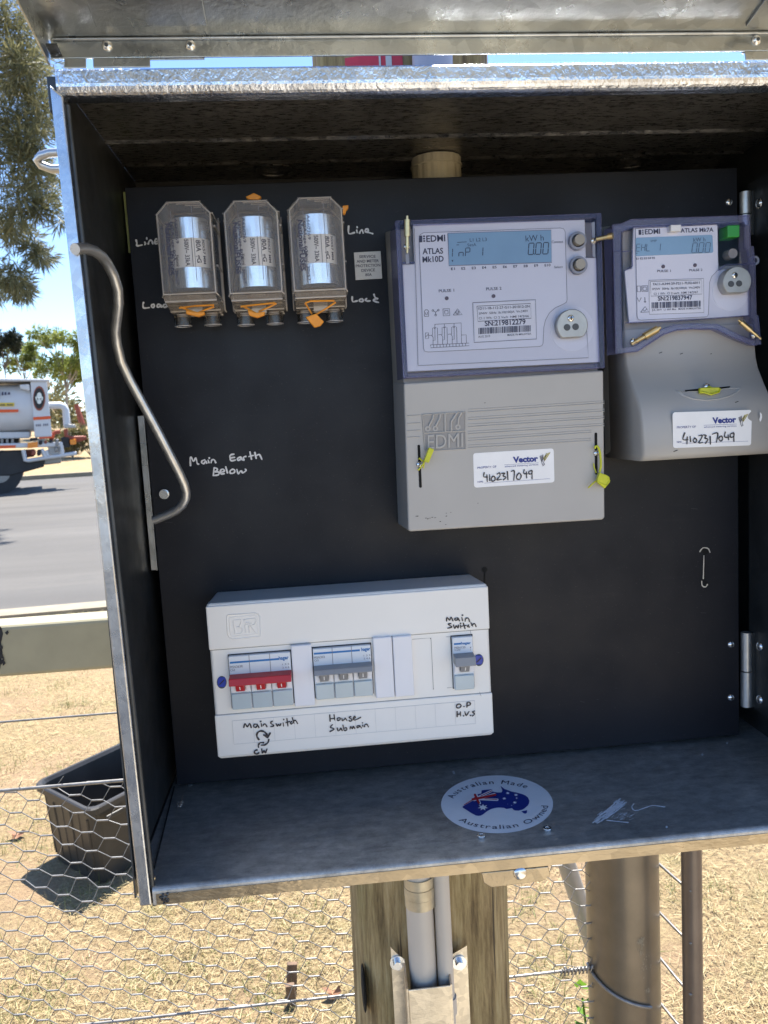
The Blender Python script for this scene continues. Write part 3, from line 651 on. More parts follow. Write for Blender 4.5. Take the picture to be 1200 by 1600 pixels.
# black tub
tbm = thing('plastic_crate', 'black plastic tub with open top standing on the dry lawn', 'tub', (-.9, 1.95, GZ))
Fc = Vector((-.885, 1.735, 0)); U = Vector((-.70, .714, 0)).normalized(); Vv = Vector((.60, .80, 0)).normalized(); LA, LB_ = .365, .56; HZ = GZ+.275
def rr(off, z, rad=.035, n=5):
    out = []
    c = Fc+U*LA/2+Vv*LB_/2; a_, b_ = LA/2+off, LB_/2+off
    for (su, sv, t0) in ((-1, -1, math.pi), (1, -1, 1.5*math.pi), (1, 1, 0), (-1, 1, .5*math.pi)):
        for i in range(n):
            t = t0+i/(n-1)*math.pi/2; q = c+U*(su*(a_-rad)+rad*math.cos(t))+Vv*(sv*(b_-rad)+rad*math.sin(t)); out.append(Vector((q.x, q.y, z)))
    return out
MB().loft([rr(-.034, GZ+.002), rr(-.016, HZ-.022), rr(0, HZ-.022), rr(0, HZ-.004), rr(-.004, HZ), rr(-.014, HZ), rr(-.020, HZ-.012), rr(-.038, GZ+.008)], True).build('tub_body', M['tub'], tbm)
mb = MB()
for i in range(6):
    t = .14+.72*i/5
    for (base, dr, nrm, ln_) in ((Fc, U, -Vv, LA),):
        q0 = base+dr*ln_*t+nrm*(-.0190); q1 = base+dr*(ln_*t*.94+.03*ln_)+nrm*(-.0345)
        h0 = HZ-.025 if i % 2 else HZ-.05
        mb.tube([Vector((q0.x, q0.y, h0)), Vector((q1.x, q1.y, GZ+.03))], .0050, 6)
mb.build('ribs', M['tub'], tbm)
q = Fc+Vv*.10-U*.004; mb = MB(); mb.obox((q.x, q.y, HZ-.045), Vv, U, (0, 0, 1), .09, .01, .016); mb.build('handle', M['tub'], tbm, .003)
# wooden peg and leaf
pg = P(456, 1570, Z=GZ); pr = thing('survey_peg', 'short brown wooden peg standing in the grass below the box', 'peg', pg)
MB().obox(pg+Vector((0, 0, .025)), (1, 0, .05), (0, 1, 0), (-.05, 0, 1), .022, .016, .06).build('stake', M['peg'], pr, .002)
MB().obox(pg+Vector((.002, .045, .04)), (1, 0, -.08), (0, 1, 0), (.08, .1, 1), .026, .014, .075).build('stake', M['peg'], pr, .002)
for i, (px, py, s_, lab) in enumerate(((27, 1302, .035, 'curled orange brown dead leaf on the grass left of the black tub'), (520, 1548, .028, 'flat reddish brown dead leaf in the grass left of the wooden post'))):
    c = P(px, py, Z=GZ+.02); v = [c+Vector((s_*math.cos(t)*(1 if k % 2 else .5), s_*.6*math.sin(t), .012*math.cos(2*t))) for k, t in enumerate(np.linspace(0, 2*math.pi, 10, endpoint=False))]
    mb = MB(); mb.add([c+Vector((0, 0, -.008))]+v, [(0, 1+k, 1+(k+1) % 10) for k in range(10)]); tag(mb.build('dead_leaf', M['leafbrown']), lab, 'leaf')

# ------------------------------------------------------------------ the wooden pole with its conduits
wpo = thing('wooden_pole', 'weathered round timber pole carrying the meter box', 'pole', (-.03, .21, GZ))
rings = []
NR = 40
for z in np.linspace(GZ-.1, 2.2, 60):
    cx_ = -.0105+.018*z*.9; rings.append([(cx_+math.cos(t)*(.0985+.0012*math.sin(5*t+z)+.0016*math.sin(11*t+1.7*z)+.001*math.sin(17*t)), .215+math.sin(t)*(.0985+.0012*math.sin(7*t)), z) for t in [2*math.pi*i/NR for i in range(NR)]])
MB().loft(rings, True, True).build('shaft', M['wood'], wpo)
mb = MB(); cw = P(563, 1540, Y=.17)
mb.loft([[(cw.x+.003*math.cos(t)*s_+.004, .1475+.01*k_, cw.z+.028*math.sin(t)*s_) for t in np.linspace(0, 2*math.pi, 12, endpoint=False)] for k_, s_ in ((0, .4), (1, 1), (2.5, 1))])
mb.build('knot_hole', M['hole'], wpo)
# conduits in front of the pole
YC = .103
def vert(px0, px1, py, Y): a, b = P(px0, py, Y=Y), P(px1, py, Y=Y); return (a.x+b.x)/2, (b.x-a.x)/2
x1, r1 = vert(638, 682, 1480, YC); x2, r2 = vert(681, 706, 1480, YC)
cn = thing('conduit', 'wider grey conduit with a ringed beige coupling under the box', 'conduit', (x1, YC, GZ), 'conduits on the pole')
MB().cyl((x1, YC, GZ), (x1-.001, YC, -.31), r1*.96, 32).build('pipe', M['pvc'], cn)
mb = MB()
for i in range(3): mb.cyl((x1, YC, P(660, 1412, Y=YC).z+.012*i), (x1, YC, P(660, 1412, Y=YC).z+.012*i+.0115), r1*(1.07 if i != 1 else 1.09), 32)
mb.build('coupling', simple('beige coupling', (.50, .44, .32), .35, .4, .15, 80, .15, 400), cn)
cn2 = thing('conduit', 'narrower plain grey conduit under the box', 'conduit', (x2, YC-.004, GZ), 'conduits on the pole')
MB().cyl((x2, YC-.004, GZ), (x2, YC-.004, -.31), r2, 28).build('pipe', M['pvc'], cn2)
MB().ring((x2, YC-.004, -.62), (0, 0, 1), r2, r2+.002, .02).build('joint', M['pvc'], cn2)
# conduit that leaves the roof and runs up the pole, and the tape round the pole
cu = thing('conduit', 'pale lilac conduit running up the pole above the box roof', 'conduit', (.01, .09, .31), 'conduits on the pole')
a_, r_ = vert(640, 706, 95, .085)
MB().cyl((a_, .085, .312), (a_+.03, .085, 2.1), r_*.95, 30).build('pipe', simple('lilac grey pvc', (.46, .45, .54), .4, 0, .04, 20), cu)
MB().ring((a_, .085, .33), (0, 0, 1), r_*.95, r_+.004, .02).build('collar', M['pvc'], cu)
tp = thing('warning_tape', 'strip of red and white plastic tape round the pole above the box', 'tape', (-.05, .10, .43))
def arc(t0, t1, z0, z1, rad=.1015, n=14): return [[(-.0025+math.cos(t)*rad, .215+math.sin(t)*rad, z+.004*math.sin(4*t)) for t in np.linspace(t0, t1, n)] for z in (z0, z1)]
def strip(t0, t1, z0, z1, rad=.1015):
    lo, hi = arc(t0, t1, z0, z1, rad); n = len(lo); return MB().add(lo+hi, [(i, i+1, n+i+1, n+i) for i in range(n-1)], True)
strip(3.97, 4.60, .405, .436).build('tape', M['redcloth'], tp)
strip(4.43, 4.49, .404, .437, .1021).build('stripe', M['twhite'], tp); strip(4.36, 4.38, .404, .437, .1021).build('stripe', M['twhite'], tp)
# galvanised guard over the conduits
gd = thing('cable_guard', 'folded galvanised cable guard bolted over the conduits on the pole', 'cable guard', (P(672, 1600, Y=.08).x, .08, GZ))
Yg0, Yg1 = .078, .109
zt1 = P(635, 1548, Y=Yg0).z
xl, xr = P(640, 1580, Y=Yg0).x, P(706, 1580, Y=Yg0).x
t_ = .002
MB().box(xl, xr, Yg0, Yg0+t_, GZ, zt1).build('front_plate', M['guard'], gd, .0006)
for s_, x_, pxs in ((-1, xl, [(610, 1478), (637, 1497)]), (1, xr, [(729, 1476), (707, 1493)])):
    zo, zi = P(*pxs[0], Y=Yg1).z, P(*pxs[1], Y=Yg1).z; xo = P(*pxs[0], Y=Yg1).x
    MB().loft([[(x_+q, Yg0+t_, GZ), (x_+q, Yg1, GZ), (x_+q, Yg1, zi), (x_+q, Yg0+t_, zt1)] for q in (0, s_*t_)]).build('side_plate', M['guard'], gd)
    MB().prism([(x_+s_*t_, GZ), (x_+s_*t_, zi), (xo, zo), (xo, GZ)], Yg1-t_, Yg1).build('wing', M['guard'], gd)
    bc = P(621 if s_ < 0 else 718, 1505, Y=Yg1-.004)
    bo = MB().ring(bc+Vector((0, .002, 0)), (0, -1, 0), .0001, .0085, .002).build('washer', M['steel'], gd)
    mb = MB(); mb.tube([bc, bc+Vector((0, -.006, 0))], .0052, 6); mb.build('bolt', M['steel'], gd)

# ------------------------------------------------------------------ the meter box
YB, YF0 = .105, -.167
XL, XR, ZR, ZFL = -.288, .310, .306, -.2815
bx = thing('meter_box', 'galvanised steel electricity meter box with its lid raised, mounted on the timber pole', 'meter box', (.01, .1, ZFL-.01))
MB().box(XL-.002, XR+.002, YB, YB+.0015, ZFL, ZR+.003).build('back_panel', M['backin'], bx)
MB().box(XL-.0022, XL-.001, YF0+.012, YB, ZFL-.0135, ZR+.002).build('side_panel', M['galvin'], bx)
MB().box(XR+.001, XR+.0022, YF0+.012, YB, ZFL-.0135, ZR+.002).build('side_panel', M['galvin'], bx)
# roof with two shallow folds, then the rolled front lip
def tz(x): return -.0085*(x+.287)
mb = MB(); ys = [YB, .048, .045, .042, -.017, -.020, -.023, YF0+.010]; dz = [0, 0, -.0022, 0, 0, -.0022, 0, 0]
v = [(x, y, ZR+d+tz(x)+.002) for x in (XL-.001, XR+.001) for y, d in zip(ys, dz)]; n = len(ys)
mb.add(v, [(i, i+1, n+i+1, n+i) for i in range(n-1)]); v2 = [(x, y, ZR+.003+tz(x)+.002) for x in (XL-.001, XR+.001) for y in (YB, YF0+.010)]
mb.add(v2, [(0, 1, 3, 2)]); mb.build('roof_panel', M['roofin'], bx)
lp = [(-.130, .3088), (YF0+.0015, .3092), (YF0, .3077)]+[(YF0+.0075-.0075*math.cos(t), .2995-.0075*math.sin(t)) for t in np.linspace(0, math.pi/2, 7)]+[(-.152, .292), (-.152, .2935), (-.1590, .2935), (-.1655, .2995), (-.1655, .3075), (-.130, .3075)]
x0, x1_ = P(85, 108, Y=YF0).x, XR+.004
MB().loft([[(x, y, z+tz(x)) for y, z in lp] for x in (x0, x1_)]).build('front_lip', M['lip'], bx)
# left front flange, slightly out of plumb as in the photograph
A0, A1, B0, B1 = P(77, 132, Y=YF0), P(98, 150, Y=YF0), P(218, 1417, Y=YF0), P(237, 1415, Y=YF0)
def flange(o0, i0, o1, i1, name, d=.013):
    return MB().loft([[o0, i0, i0+Vector((0, d, 0)), o0+Vector((0, d, 0))], [o1, i1, i1+Vector((0, d, 0)), o1+Vector((0, d, 0))]]).build(name, M['flange'], bx, .0012)
flange(A0, A1, B0, B1, 'corner_flange')
MB().tube([A1+Vector((.0012, .006, -.004)), B1+Vector((.0014, .004, -.002))], .0019, 8).build('corner_flange', M['galvin'], bx)
flange(Vector((XR-.006, YF0, .304)), Vector((XR+.004, YF0, .304)), Vector((XR-.006, YF0, -.296)), Vector((XR+.004, YF0, -.296)), 'corner_flange')
# folded ear at the top left corner
ca = [P(q[0], q[1], Y=-.158) for q in ((72, 119), (92, 119), (98, 156), (105, 160), (84, 172), (78, 176), (76, 160))]
MB().prism(ca, -.158, -.150).build('corner_bracket', M['galvin'], bx, .0008)
MB().tube([P(84, 150, Y=-.160), P(92, 156, Y=-.162), P(104, 158, Y=-.164)], .0014, 8).build('corner_bracket', M['galvin'], bx)
# floor with a rolled front edge
fl = [(YB, ZFL), (YF0+.004, ZFL)]+[(YF0+.004-.004*math.sin(t), ZFL-.004+.004*math.cos(t)) for t in np.linspace(.3, math.pi/2, 5)]+[(YF0, ZFL-.0135), (YF0+.0014, ZFL-.0135), (YF0+.0014, ZFL-.005), (YF0+.0045, ZFL-.0014), (YB, ZFL-.0014)]
MB().loft([[(x, y, z) for y, z in fl] for x in (P(237.5, 1390, Y=YF0).x, XR+.001)]).build('floor_panel', M['floor'], bx)
MB().box(XL-.0008, P(237, 1390, Y=YF0).x, -.150, YB, ZFL-.0014, ZFL-.0002).build('floor_panel', M['floor'], bx)
MB().loft([[(x, y, z) for y, z in ((YF0-.0005, ZFL-.0050), (YF0-.0005, ZFL-.0136), (YF0+.0012, ZFL-.0136), (YF0+.0012, ZFL-.0050))] for x in (P(243, 1390, Y=YF0).x, XR+.001)]).build('floor_lip', galv('floor lip', (.50, .44, .345), .24, .4, 320, .5, (.35, 1, 1), 60), bx)
hp = Crop(0, 0, 1, Y=YF0)
MB().ppx([(752, 1364), (857, 1354), (860, 1368), (848, 1377), (768, 1387), (756, 1380)], YF0+.0002, YF0+.0035).build('hasp', galv('hasp plate', (.50, .44, .345), .26, .42, 300, .6, (1, 1, 1), 80), bx, .0006)
MB().dome(P(813, 1365, Y=YF0), (0, -1, 0), .0055, .0022).build('rivet', M['steel'], bx)
mb = MB()
for i in range(26):
    t = random.uniform(0, 6.28); r_ = random.uniform(0, .0048); q = P(256, 1402, Y=YF0)+Vector((math.cos(t)*r_*1.1, 0, math.sin(t)*r_)); mb.dome(q, (0, -1, 0), random.uniform(.001, .002), .0014, 8, 2)
mb.build('weld_blob', M['darksteel'], bx)
mb = MB()
for q in ((-.2705, .012), (-.2745, -.025), (-.2735, -.030)):
    for i in range(7): mb.dome((q[0]+random.gauss(0, .0012), q[1]+random.gauss(0, .0018), ZFL), (0, 0, 1), .0018, .0012, 8, 2)
mb.build('weld_bead', M['rod'], bx)
mb = MB(); mb.box(XL-.0008, XL+.0006, -.15, .06, ZFL-.0002, ZFL+.0012); mb.tube([(XL+.003+.008*(1-t), -.14+.15*t, ZFL+.0005) for t in np.linspace(0, 1, 8)], .0007, 5); mb.build('corner_seam', M['darksteel'], bx)
for px in ((752, 1308), (855, 1297)):
    q = P(*px, Z=ZFL); r0 = MB().ring(q, (0, 0, 1), .0016, .0036, .0022, 18).build('rivet', M['steel'], bx, .0004)
# chalky scuffs on the floor
Cs = Crop(660, 1150, 2.2222, Z=ZFL); mb = MB()
for i in range(120):
    t = random.random(); x = 600+85*t+random.gauss(0, 9); y = 300-62*t+random.gauss(0, 7); L = random.uniform(10, 30)
    Cs.strokes(mb, [[(x, y), (x+L*.8, y-L*.62)]], random.uniform(1.6, 4.2), .0002+.000004*i, False)
for i in range(26):
    x, y = random.gauss(690, 18), random.gauss(280, 9); Cs.strokes(mb, [[(x, y), (x+random.uniform(4, 18), y-random.uniform(2, 8))]], random.uniform(.6, 1.4), .0006+.000004*i, False)
Cs.strokes(mb, [[(640, 296), (680, 300), (715, 304)], [(735, 238), (727, 250), (740, 262), (775, 252), (800, 245), (842, 250)]], 3.4, .0008)
for i in range(24): Cs.disc(mb, (random.uniform(0, 560), random.uniform(100, 330)), random.uniform(.4, 1.5), .0009, 7)
for px in ((1058, 28), (972, 68), (848, 320), (110, 132), (108, 128)): Cs.disc(mb, px, 4, .0010, 9)
mb.build('chalk_scuff', simple('chalk', (.74, .75, .78), .8, 0, .1, 300), bx, label='white scuffs and a curled white thread on the floor of the box')
# right hand hinges and angle
xa = .2935
MB().box(xa-.0008, xa+.0008, -.12, .004, ZFL+.034, .262).build('hinge_plate', M['galvin'], bx)
for (ya, yb, lab) in ((300, 368, 'upper'), (988, 1103, 'lower')):
    c0 = P(1165.5 if ya < 500 else 1164, ya, Y=-.002); c1 = P(1166, yb, Y=-.002); mid = c0.lerp(c1, .52); hx = .2866
    h_ = MB().cyl((hx, -.002, c0.z), (hx, -.002, mid.z+.0005), .0052, 20).build('hinge', M['rod'], bx)
    MB().cyl((hx, -.002, mid.z-.0005), (hx, -.002, c1.z), .0056, 20).build('knuckle', M['rod'], h_)
    MB().box(hx+.004, xa+.001, -.006, -.004, c1.z, c0.z).build('leaf', M['galvin'], h_)
    for yy in ((318,) if ya < 500 else (1010, 1093)):
        q = P(1186 if ya < 500 else 1187, yy, X=xa-.001); MB().dome((xa-.001, q.y, q.z), (-1, 0, 0), .0048, .0028).build('rivet', M['steel'], h_)
# left support strips behind the board edge, and a painted gap light
p0, p1, p2, p3 = P(212, 650, Y=.002), P(222, 650, Y=.002), P(245, 890, Y=.002), P(236, 890, Y=.002)
MB().box(-.2865, -.2815, -.0005, .001, p2.z, p0.z).build('support_and_gap_light', M['galv'], bx, .0004)
MB().box(-.2813, -.2803, -.003, .002, p2.z, p0.z).build('support_and_gap_light', M['galv'], bx)
zz = (P(190, 300, Y=.03).z, P(200, 395, Y=.03).z)
MB().box(-.2875, -.272, .03, .032, zz[1], zz[0]).build('support_and_gap_light', simple('olive gap light', (.42, .45, .17), .5, .3, .2, 60), bx)  # olive colour stands in for light through the gap, not a support
# loop staple on the outside of the left wall
mb = MB(); lo = [P(x, y, Y=yy) for x, y, yy in ((100, 238, -.10), (78, 239, -.10), (63, 244, -.10), (58, 250, -.098), (64, 258, -.096), (80, 264, -.095), (100, 265, -.095))]
lo = [Vector((XL-.0015, lo[0].y, lo[0].z))]+lo[1:6]+[Vector((XL-.0015, lo[6].y, lo[6].z))]; mb.tube(lo, .0033, 12); mb.build('padlock_staple', M['rod'], bx)
# stay rod, hanging from a hole in the flange
raw = [(347, 264), (372, 262), (400, 262), (440, 275), (470, 297), (495, 328), (525, 385), (545, 450), (548, 520), (541, 580), (534, 640), (540, 700), (560, 785), (600, 870), (660, 980), (720, 1090), (780, 1205), (828, 1298), (852, 1350), (862, 1385), (860, 1418), (845, 1448), (815, 1474), (780, 1492), (712, 1519)]
yy = np.interp(range(len(raw)), [0, 2, 6, 12, 18, 24], [-.172, -.160, -.125, -.085, -.055, -.040])
sr = [P(x/2.9625, 300+y/2.9625, Y=q) for (x, y), q in zip(raw, yy)]
MB().tube(sr, .0039, 14).build('stay_rod', M['rod'], bx, label='bent zinc plated stay rod hanging inside the left wall')
# lid, raised over the front like an awning
al = math.atan(.013/.055); LO = Vector((0, -.1685, .3105)); LV = Vector((0, -math.cos(al), math.sin(al))); LW = Vector((0, math.sin(al), math.cos(al)))
def LP(u, v_, w_): q = LO+LV*v_+LW*w_; return Vector((u, q.y, q.z+tz(u)))
def lbox(mb, u0, u1, v0, v1, w0, w1):
    v = [LP(u, v_, w_) for u in (u0, u1) for v_ in (v0, v1) for w_ in (w0, w1)]; return mb.add(v, [(0,1,3,2), (4,6,7,5), (0,4,5,1), (2,3,7,6), (0,2,6,4), (1,5,7,3)])
UL, UR, WD = -.2905, .3145, .0185
ld = lbox(MB(), UL, UR, 0, .36, WD, WD+.0014).build('lid', M['lid'], bx)  # cut shorter than the real door so skylight reaches the box
mb = MB(); lbox(mb, UL, UL+.0013, .0, .36, .0, WD); mb.build('lid_rim', M['lid'], ld)
mb = MB(); lbox(mb, UR-.0013, UR, .0, .36, .0, WD); mb.build('lid_rim', M['lid'], ld)
mb = MB(); lbox(mb, UL+.002, UR-.002, .3587, .36, .0, WD); mb.build('lid_rim', M['lid'], ld)
mb = MB(); lbox(mb, UL+.002, UR-.002, .0, .0013, .0042, WD)
def ux(px): return P(px, 97, Y=-.168).x
for a_, b_ in ((101, 135), (146, 235)): lbox(mb, ux(a_), ux(b_), .0, .0012, -.0025, .0041)
lbox(mb, ux(1163), UR-.002, .0, .0012, -.0025, .0041)
mb.build('lid_rim', M['lid'], ld, .0004)
mb = MB(); mb.tube([LP(u, .0022, WD-.0012) for u in (UL+.004, UR-.004)], .0011, 6); mb.build('fold_bead', M['galv'], ld)
mb = MB(); lbox(mb, ux(148), ux(320), -.0012, -.0001, .0035, WD-.004); mb.build('hinge_leaf', M['lid'], ld, .0004)
mb = MB(); lbox(mb, ux(1160), UR-.002, -.0012, -.0001, .0035, WD-.003); mb.build('hinge_leaf', M['lid'], ld, .0004)
for px in ((168, 73), (298, 72), (1181, 64)):
    q = P(*px, Y=-.1665); rv = MB().dome(q+Vector((0, -.0006, 0)), (0, -1, 0), .0038, .0026).build('rivet', M['steel'], ld)
    MB().cyl(q+Vector((0, -.0026, 0)), q+Vector((0, -.0034, 0)), .0013, 12).build('rivet_pin', M['darksteel'], rv)
mb = MB(); lbox(mb, ux(160), ux(330), .014, .12, WD-.0016, WD-.0001); mb.build('stiffener_plate', M['lid'], ld, .0004)
mb = MB(); lbox(mb, ux(1158), UR-.004, .010, .12, WD-.0022, WD-.0001); mb.build('stiffener_plate', M['lid'], ld, .0004)
mb = MB(); lbox(mb, ux(80), ux(98), .001, .012, .006, .0075); mb.build('corner_tab', M['galvin'], ld, .0003)
q = P(87, 82, Y=-.1695); MB().ring(q, (0, -1, 0), .0006, .0026, .002, 14).build('rivet', M['darksteel'], ld)
# sticker on the floor
Ck = Crop(685, 1205, 6.486, Z=ZFL)
mb = MB(); Ck.poly(mb, oval((595, 339), 568, 294, 72), .0003); st = mb.build('sticker', M['paper'], bx, label='white oval sticker with a blue map on the floor of the box')
mb = MB(); Ck.poly(mb, [(440, 200), (545, 188), (555, 215), (600, 222), (640, 221), (650, 205), (640, 180), (630, 155), (648, 168), (668, 186), (700, 198), (740, 212), (800, 225), (850, 238), (885, 254), (908, 274), (922, 305), (918, 332), (905, 355), (870, 385), (845, 398), (812, 406), (780, 404), (762, 398), (745, 380), (720, 384), (690, 390), (665, 377), (630, 374), (595, 375), (560, 382), (530, 392), (500, 408), (480, 422), (455, 442), (430, 456), (405, 459), (380, 455), (340, 434), (290, 402), (245, 374), (250, 356), (300, 322), (345, 292), (375, 262), (400, 240), (435, 232)], .0006)
Ck.poly(mb, [(840, 412), (868, 408), (900, 402), (896, 430), (880, 437), (862, 430)], .0006); mp = mb.build('map', M['flagblue'], st)
mb = MB()
def star(c, r, n=7, q=.45): return [(c[0]+(r if i % 2 == 0 else r*q)*1.15*math.sin(math.pi*i/n), c[1]-(r if i % 2 == 0 else r*q)*.72*math.cos(math.pi*i/n)) for i in range(2*n)]
for c, r in (((452, 376), 48), ((703, 231), 20), ((787, 250), 20), ((668, 286), 20), ((775, 327), 20), ((793, 282), 11)): Ck.poly(mb, star(c, r), .0009)
Ck.strokes(mb, [[(360, 300), (470, 270), (572, 240)], [(385, 245), (420, 335)], [(400, 290), (600, 298)], [(410, 270), (545, 205)]], 24, .0008, False)
Ck.strokes(mb, [[(252, 356), (350, 300)]], 10, .0008, False); mb.build('stars', M['paper'], mp)
mb = MB(); Ck.strokes(mb, [[(345, 297), (470, 273), (578, 250)], [(370, 248), (412, 335)]], 22, .0011, False)
Ck.strokes(mb, [[(262, 352), (352, 297)], [(430, 262), (545, 208)], [(470, 290), (596, 297)]], 7, .0010, False); mb.build('cross', M['flagred'], mp)
mb = MB()
def arctext(t, c, a, b, t0, t1, h, inv=False):
    wd = [max(.09, (max(p[0] for p in glyphs(ch, 0)[0])-min(p[0] for p in glyphs(ch, 0)[0]))) if ch != ' ' else .30 for ch in t]; tot = sum(wd)+.16*len(t); u = 0
    for ch, w_ in zip(t, wd):
        if ch != ' ':
            q = []
            for uu in (u, u+w_):
                th = math.radians(t0+(t1-t0)*uu/tot); q.append((c[0]+a*math.cos(th), c[1]+b*math.sin(th)))
            hh = h*(1 if ch.isupper() or ch in 'tldb' else .72 if ch != 'i' else .95)
            v_, f_ = glyphs(ch, .0); ax = min(p[0] for p in v_); bxx = max(p[0] for p in v_)
            d = Vector((q[1][0]-q[0][0], q[1][1]-q[0][1])); L = d.length; d /= L
            mid = Vector(((q[0][0]+q[1][0])/2-c[0], (q[0][1]+q[1][1])/2-c[1])); rad = Vector((mid.x/a**2, mid.y/b**2)).normalized()
            up = Vector((mid.x/a, mid.y/b)); up = Vector((up.x*a/((a+b)/2)*.85, up.y*b/((a+b)/2)*1.0)); up = (up if not inv else -up)
            o_ = [Ck.w((q[0][0]+d.x*(p[0]-ax)/(bxx-ax)*L+up.x*p[1]/CAPH*h, q[0][1]+d.y*(p[0]-ax)/(bxx-ax)*L+up.y*p[1]/CAPH*h), .0006) for p in v_]
            mb.add(o_, f_)
        u += w_+.16
arctext('Australian Made', (595, 339), 462, 205, 196, 311, 62)
arctext('Australian Owned', (595, 339), 520, 252, 139, 2, 62, True)
mb.build('print', M['print'], st)
# conduit fitting coming through the roof behind the board
gf = thing('conduit_fitting', 'pale ribbed conduit fitting coming down through the box roof behind the board', 'conduit fitting', (.0055, .045, .262))
mb = MB(); rg = .0235; gx = (P(648, 268, Y=.03).x+P(724, 268, Y=.03).x)/2
mb.loft([[(gx+math.cos(t)*rg*(1 if i % 3 else .975), .045+math.sin(t)*rg*(1 if i % 3 else .975), z) for i, t in enumerate(np.linspace(0, 2*math.pi, 48, endpoint=False))] for z in (.255, .3045)]); mb.build('body', M['gland'], gf)
mb = MB(); mb.ring((gx, .045, .296), (0, 0, 1), rg, rg+.0012, .0015, 40); mb.build('collar', M['gland'], gf)
for i, (px, py) in enumerate(((985, 252), (430, 276))):
    q = P(px, py, Z=ZR-.001); q.z = ZR+tz(q.x)+.0012; q.y = min(max(q.y, .02), .07)
    MB().ring(q, (0, 0, -1), .017, .0195, .0012, 40).build('knockout', M['roofin'], bx)

# ------------------------------------------------------------------ the black board and what is written on it
PH = .2755
bd = thing('mounting_board', 'black switchboard panel filling the box, hand lettered in white', 'board', (0, .006, -PH))
MB().box(-.28, .28, 0, .006, -PH, PH).build('panel', M['board'], bd, .0006)
bw = Crop(0, 0, 1, Y=0)
def hand(crop, lines, wid, par, mat, name='handwriting', off=.0004, label=None):
    mb = MB(); crop.strokes(mb, lines, wid, off); return mb.build(name, mat, par, label=label)
hand(Crop(205, 360, 12.31, Y=0), [[(95, 185), (110, 240), (115, 297), (210, 282)], [(262, 228), (276, 250), (262, 278)], [(300, 140), (302, 168)], [(330, 265), (345, 215), (380, 190), (405, 215), (418, 262)], [(465, 222), (512, 212), (508, 172), (475, 170), (455, 215), (470, 260), (525, 250)]], 33, bd, M['white_ink'], label='white handwritten Line left of the first fuse')
hand(Crop(205, 360, 12.31, Y=0), [[(240, 1385), (228, 1430), (245, 1492), (350, 1486)], [(430, 1420), (400, 1432), (392, 1470), (425, 1482), (452, 1455), (428, 1420)], [(560, 1430), (515, 1425), (500, 1455), (520, 1480), (560, 1460), (568, 1430), (585, 1475), (602, 1464)], [(690, 1430), (640, 1422), (620, 1455), (640, 1482), (690, 1462), (695, 1440), (650, 1340)], [(692, 1435), (715, 1460)]], 32, bd, M['white_ink'], label='white handwritten Load left of the first fuse')
hand(Crop(530, 340, 11.43, Y=0), [[(168, 150), (172, 287), (275, 268)], [(312, 225), (320, 270)], [(318, 163), (322, 182)], [(362, 280), (385, 235), (410, 225), (428, 278)], [(465, 255), (512, 245), (515, 207), (480, 210), (462, 250), (520, 265), (600, 290)]], 30, bd, M['white_ink'], label='white handwritten Line right of the third fuse')
hand(Crop(530, 340, 11.43, Y=0), [[(232, 1415), (240, 1500), (322, 1488)], [(400, 1450), (365, 1465), (365, 1495), (405, 1502), (432, 1474), (400, 1450)], [(490, 1445), (465, 1475), (500, 1492), (552, 1488)], [(620, 1370), (640, 1425), (690, 1455), (650, 1452), (608, 1480), (640, 1498), (702, 1516)]], 30, bd, M['white_ink'], label='white handwritten Load below the grey label')
hand(Crop(285, 695, 8.571, Y=0), [[(110, 280), (105, 180), (120, 170), (150, 222), (180, 175), (200, 248), (222, 258)], [(300, 200), (265, 215), (260, 242), (290, 250), (312, 215), (327, 247)], [(345, 205), (357, 240)], [(360, 172), (362, 182)], [(385, 240), (395, 205), (425, 200), (448, 240)], [(692, 125), (640, 142), (650, 210), (712, 203)], [(645, 175), (700, 168)], [(775, 160), (740, 185), (745, 210), (775, 195), (783, 165), (800, 200), (825, 205)], [(825, 205), (818, 168), (852, 155)], [(905, 95), (926, 195)], [(890, 157), (950, 142)], [(970, 100), (988, 182)], [(985, 150), (1030, 130), (1065, 195)], [(425, 310), (415, 412)], [(425, 308), (466, 318), (462, 345), (430, 360), (488, 365), (482, 400), (420, 412)], [(515, 368), (562, 352), (545, 325), (510, 345), (515, 388), (562, 385)], [(580, 293), (605, 377)], [(680, 325), (642, 345), (645, 380), (690, 376), (702, 342), (680, 325)], [(730, 330), (750, 387), (785, 345), (808, 375), (852, 345), (842, 325)]], 21, bd, M['white_ink'], label='white handwritten Main Earth Below')
Cl = Crop(530, 340, 11.43, Y=0)
lb = MB().prism([Cl.w(p) for p in [(260, 625), (738, 600), (766, 1092), (292, 1118)]], -.0012, -.0001).build('engraved_label', M['label'], bd, .0003)
mb = MB(); Ce = Crop(530, 340, 11.43, Y=-.0012)
for t, a_, b_, c_, d_ in (('SERVICE', 358, 725, 650, 716), ('AND METER', 310, 808, 708, 794), ('PROTECTION', 297, 890, 735, 872), ('DEVICE', 398, 970, 640, 958), ('80A', 468, 1048, 582, 1040)): Ce.text(mb, t, a_, b_, c_, d_, 48, .012)
mb.build('print', M['print'], lb)
for px in ((1139, 316), (1142, 1007), (1142, 1090)):
    q = P(*px, Y=0); sw = MB().dome(q, (0, -1, 0), .0036, .0022).build('screw', M['steel'], bd)
    mb = MB(); mb.box(q.x-.0016, q.x+.0016, q.y-.00245, q.y-.0019, q.z-.0004, q.z+.0004); mb.box(q.x-.0004, q.x+.0004, q.y-.0025, q.y-.0019, q.z-.0016, q.z+.0016); mb.build('slot', M['darksteel'], sw)
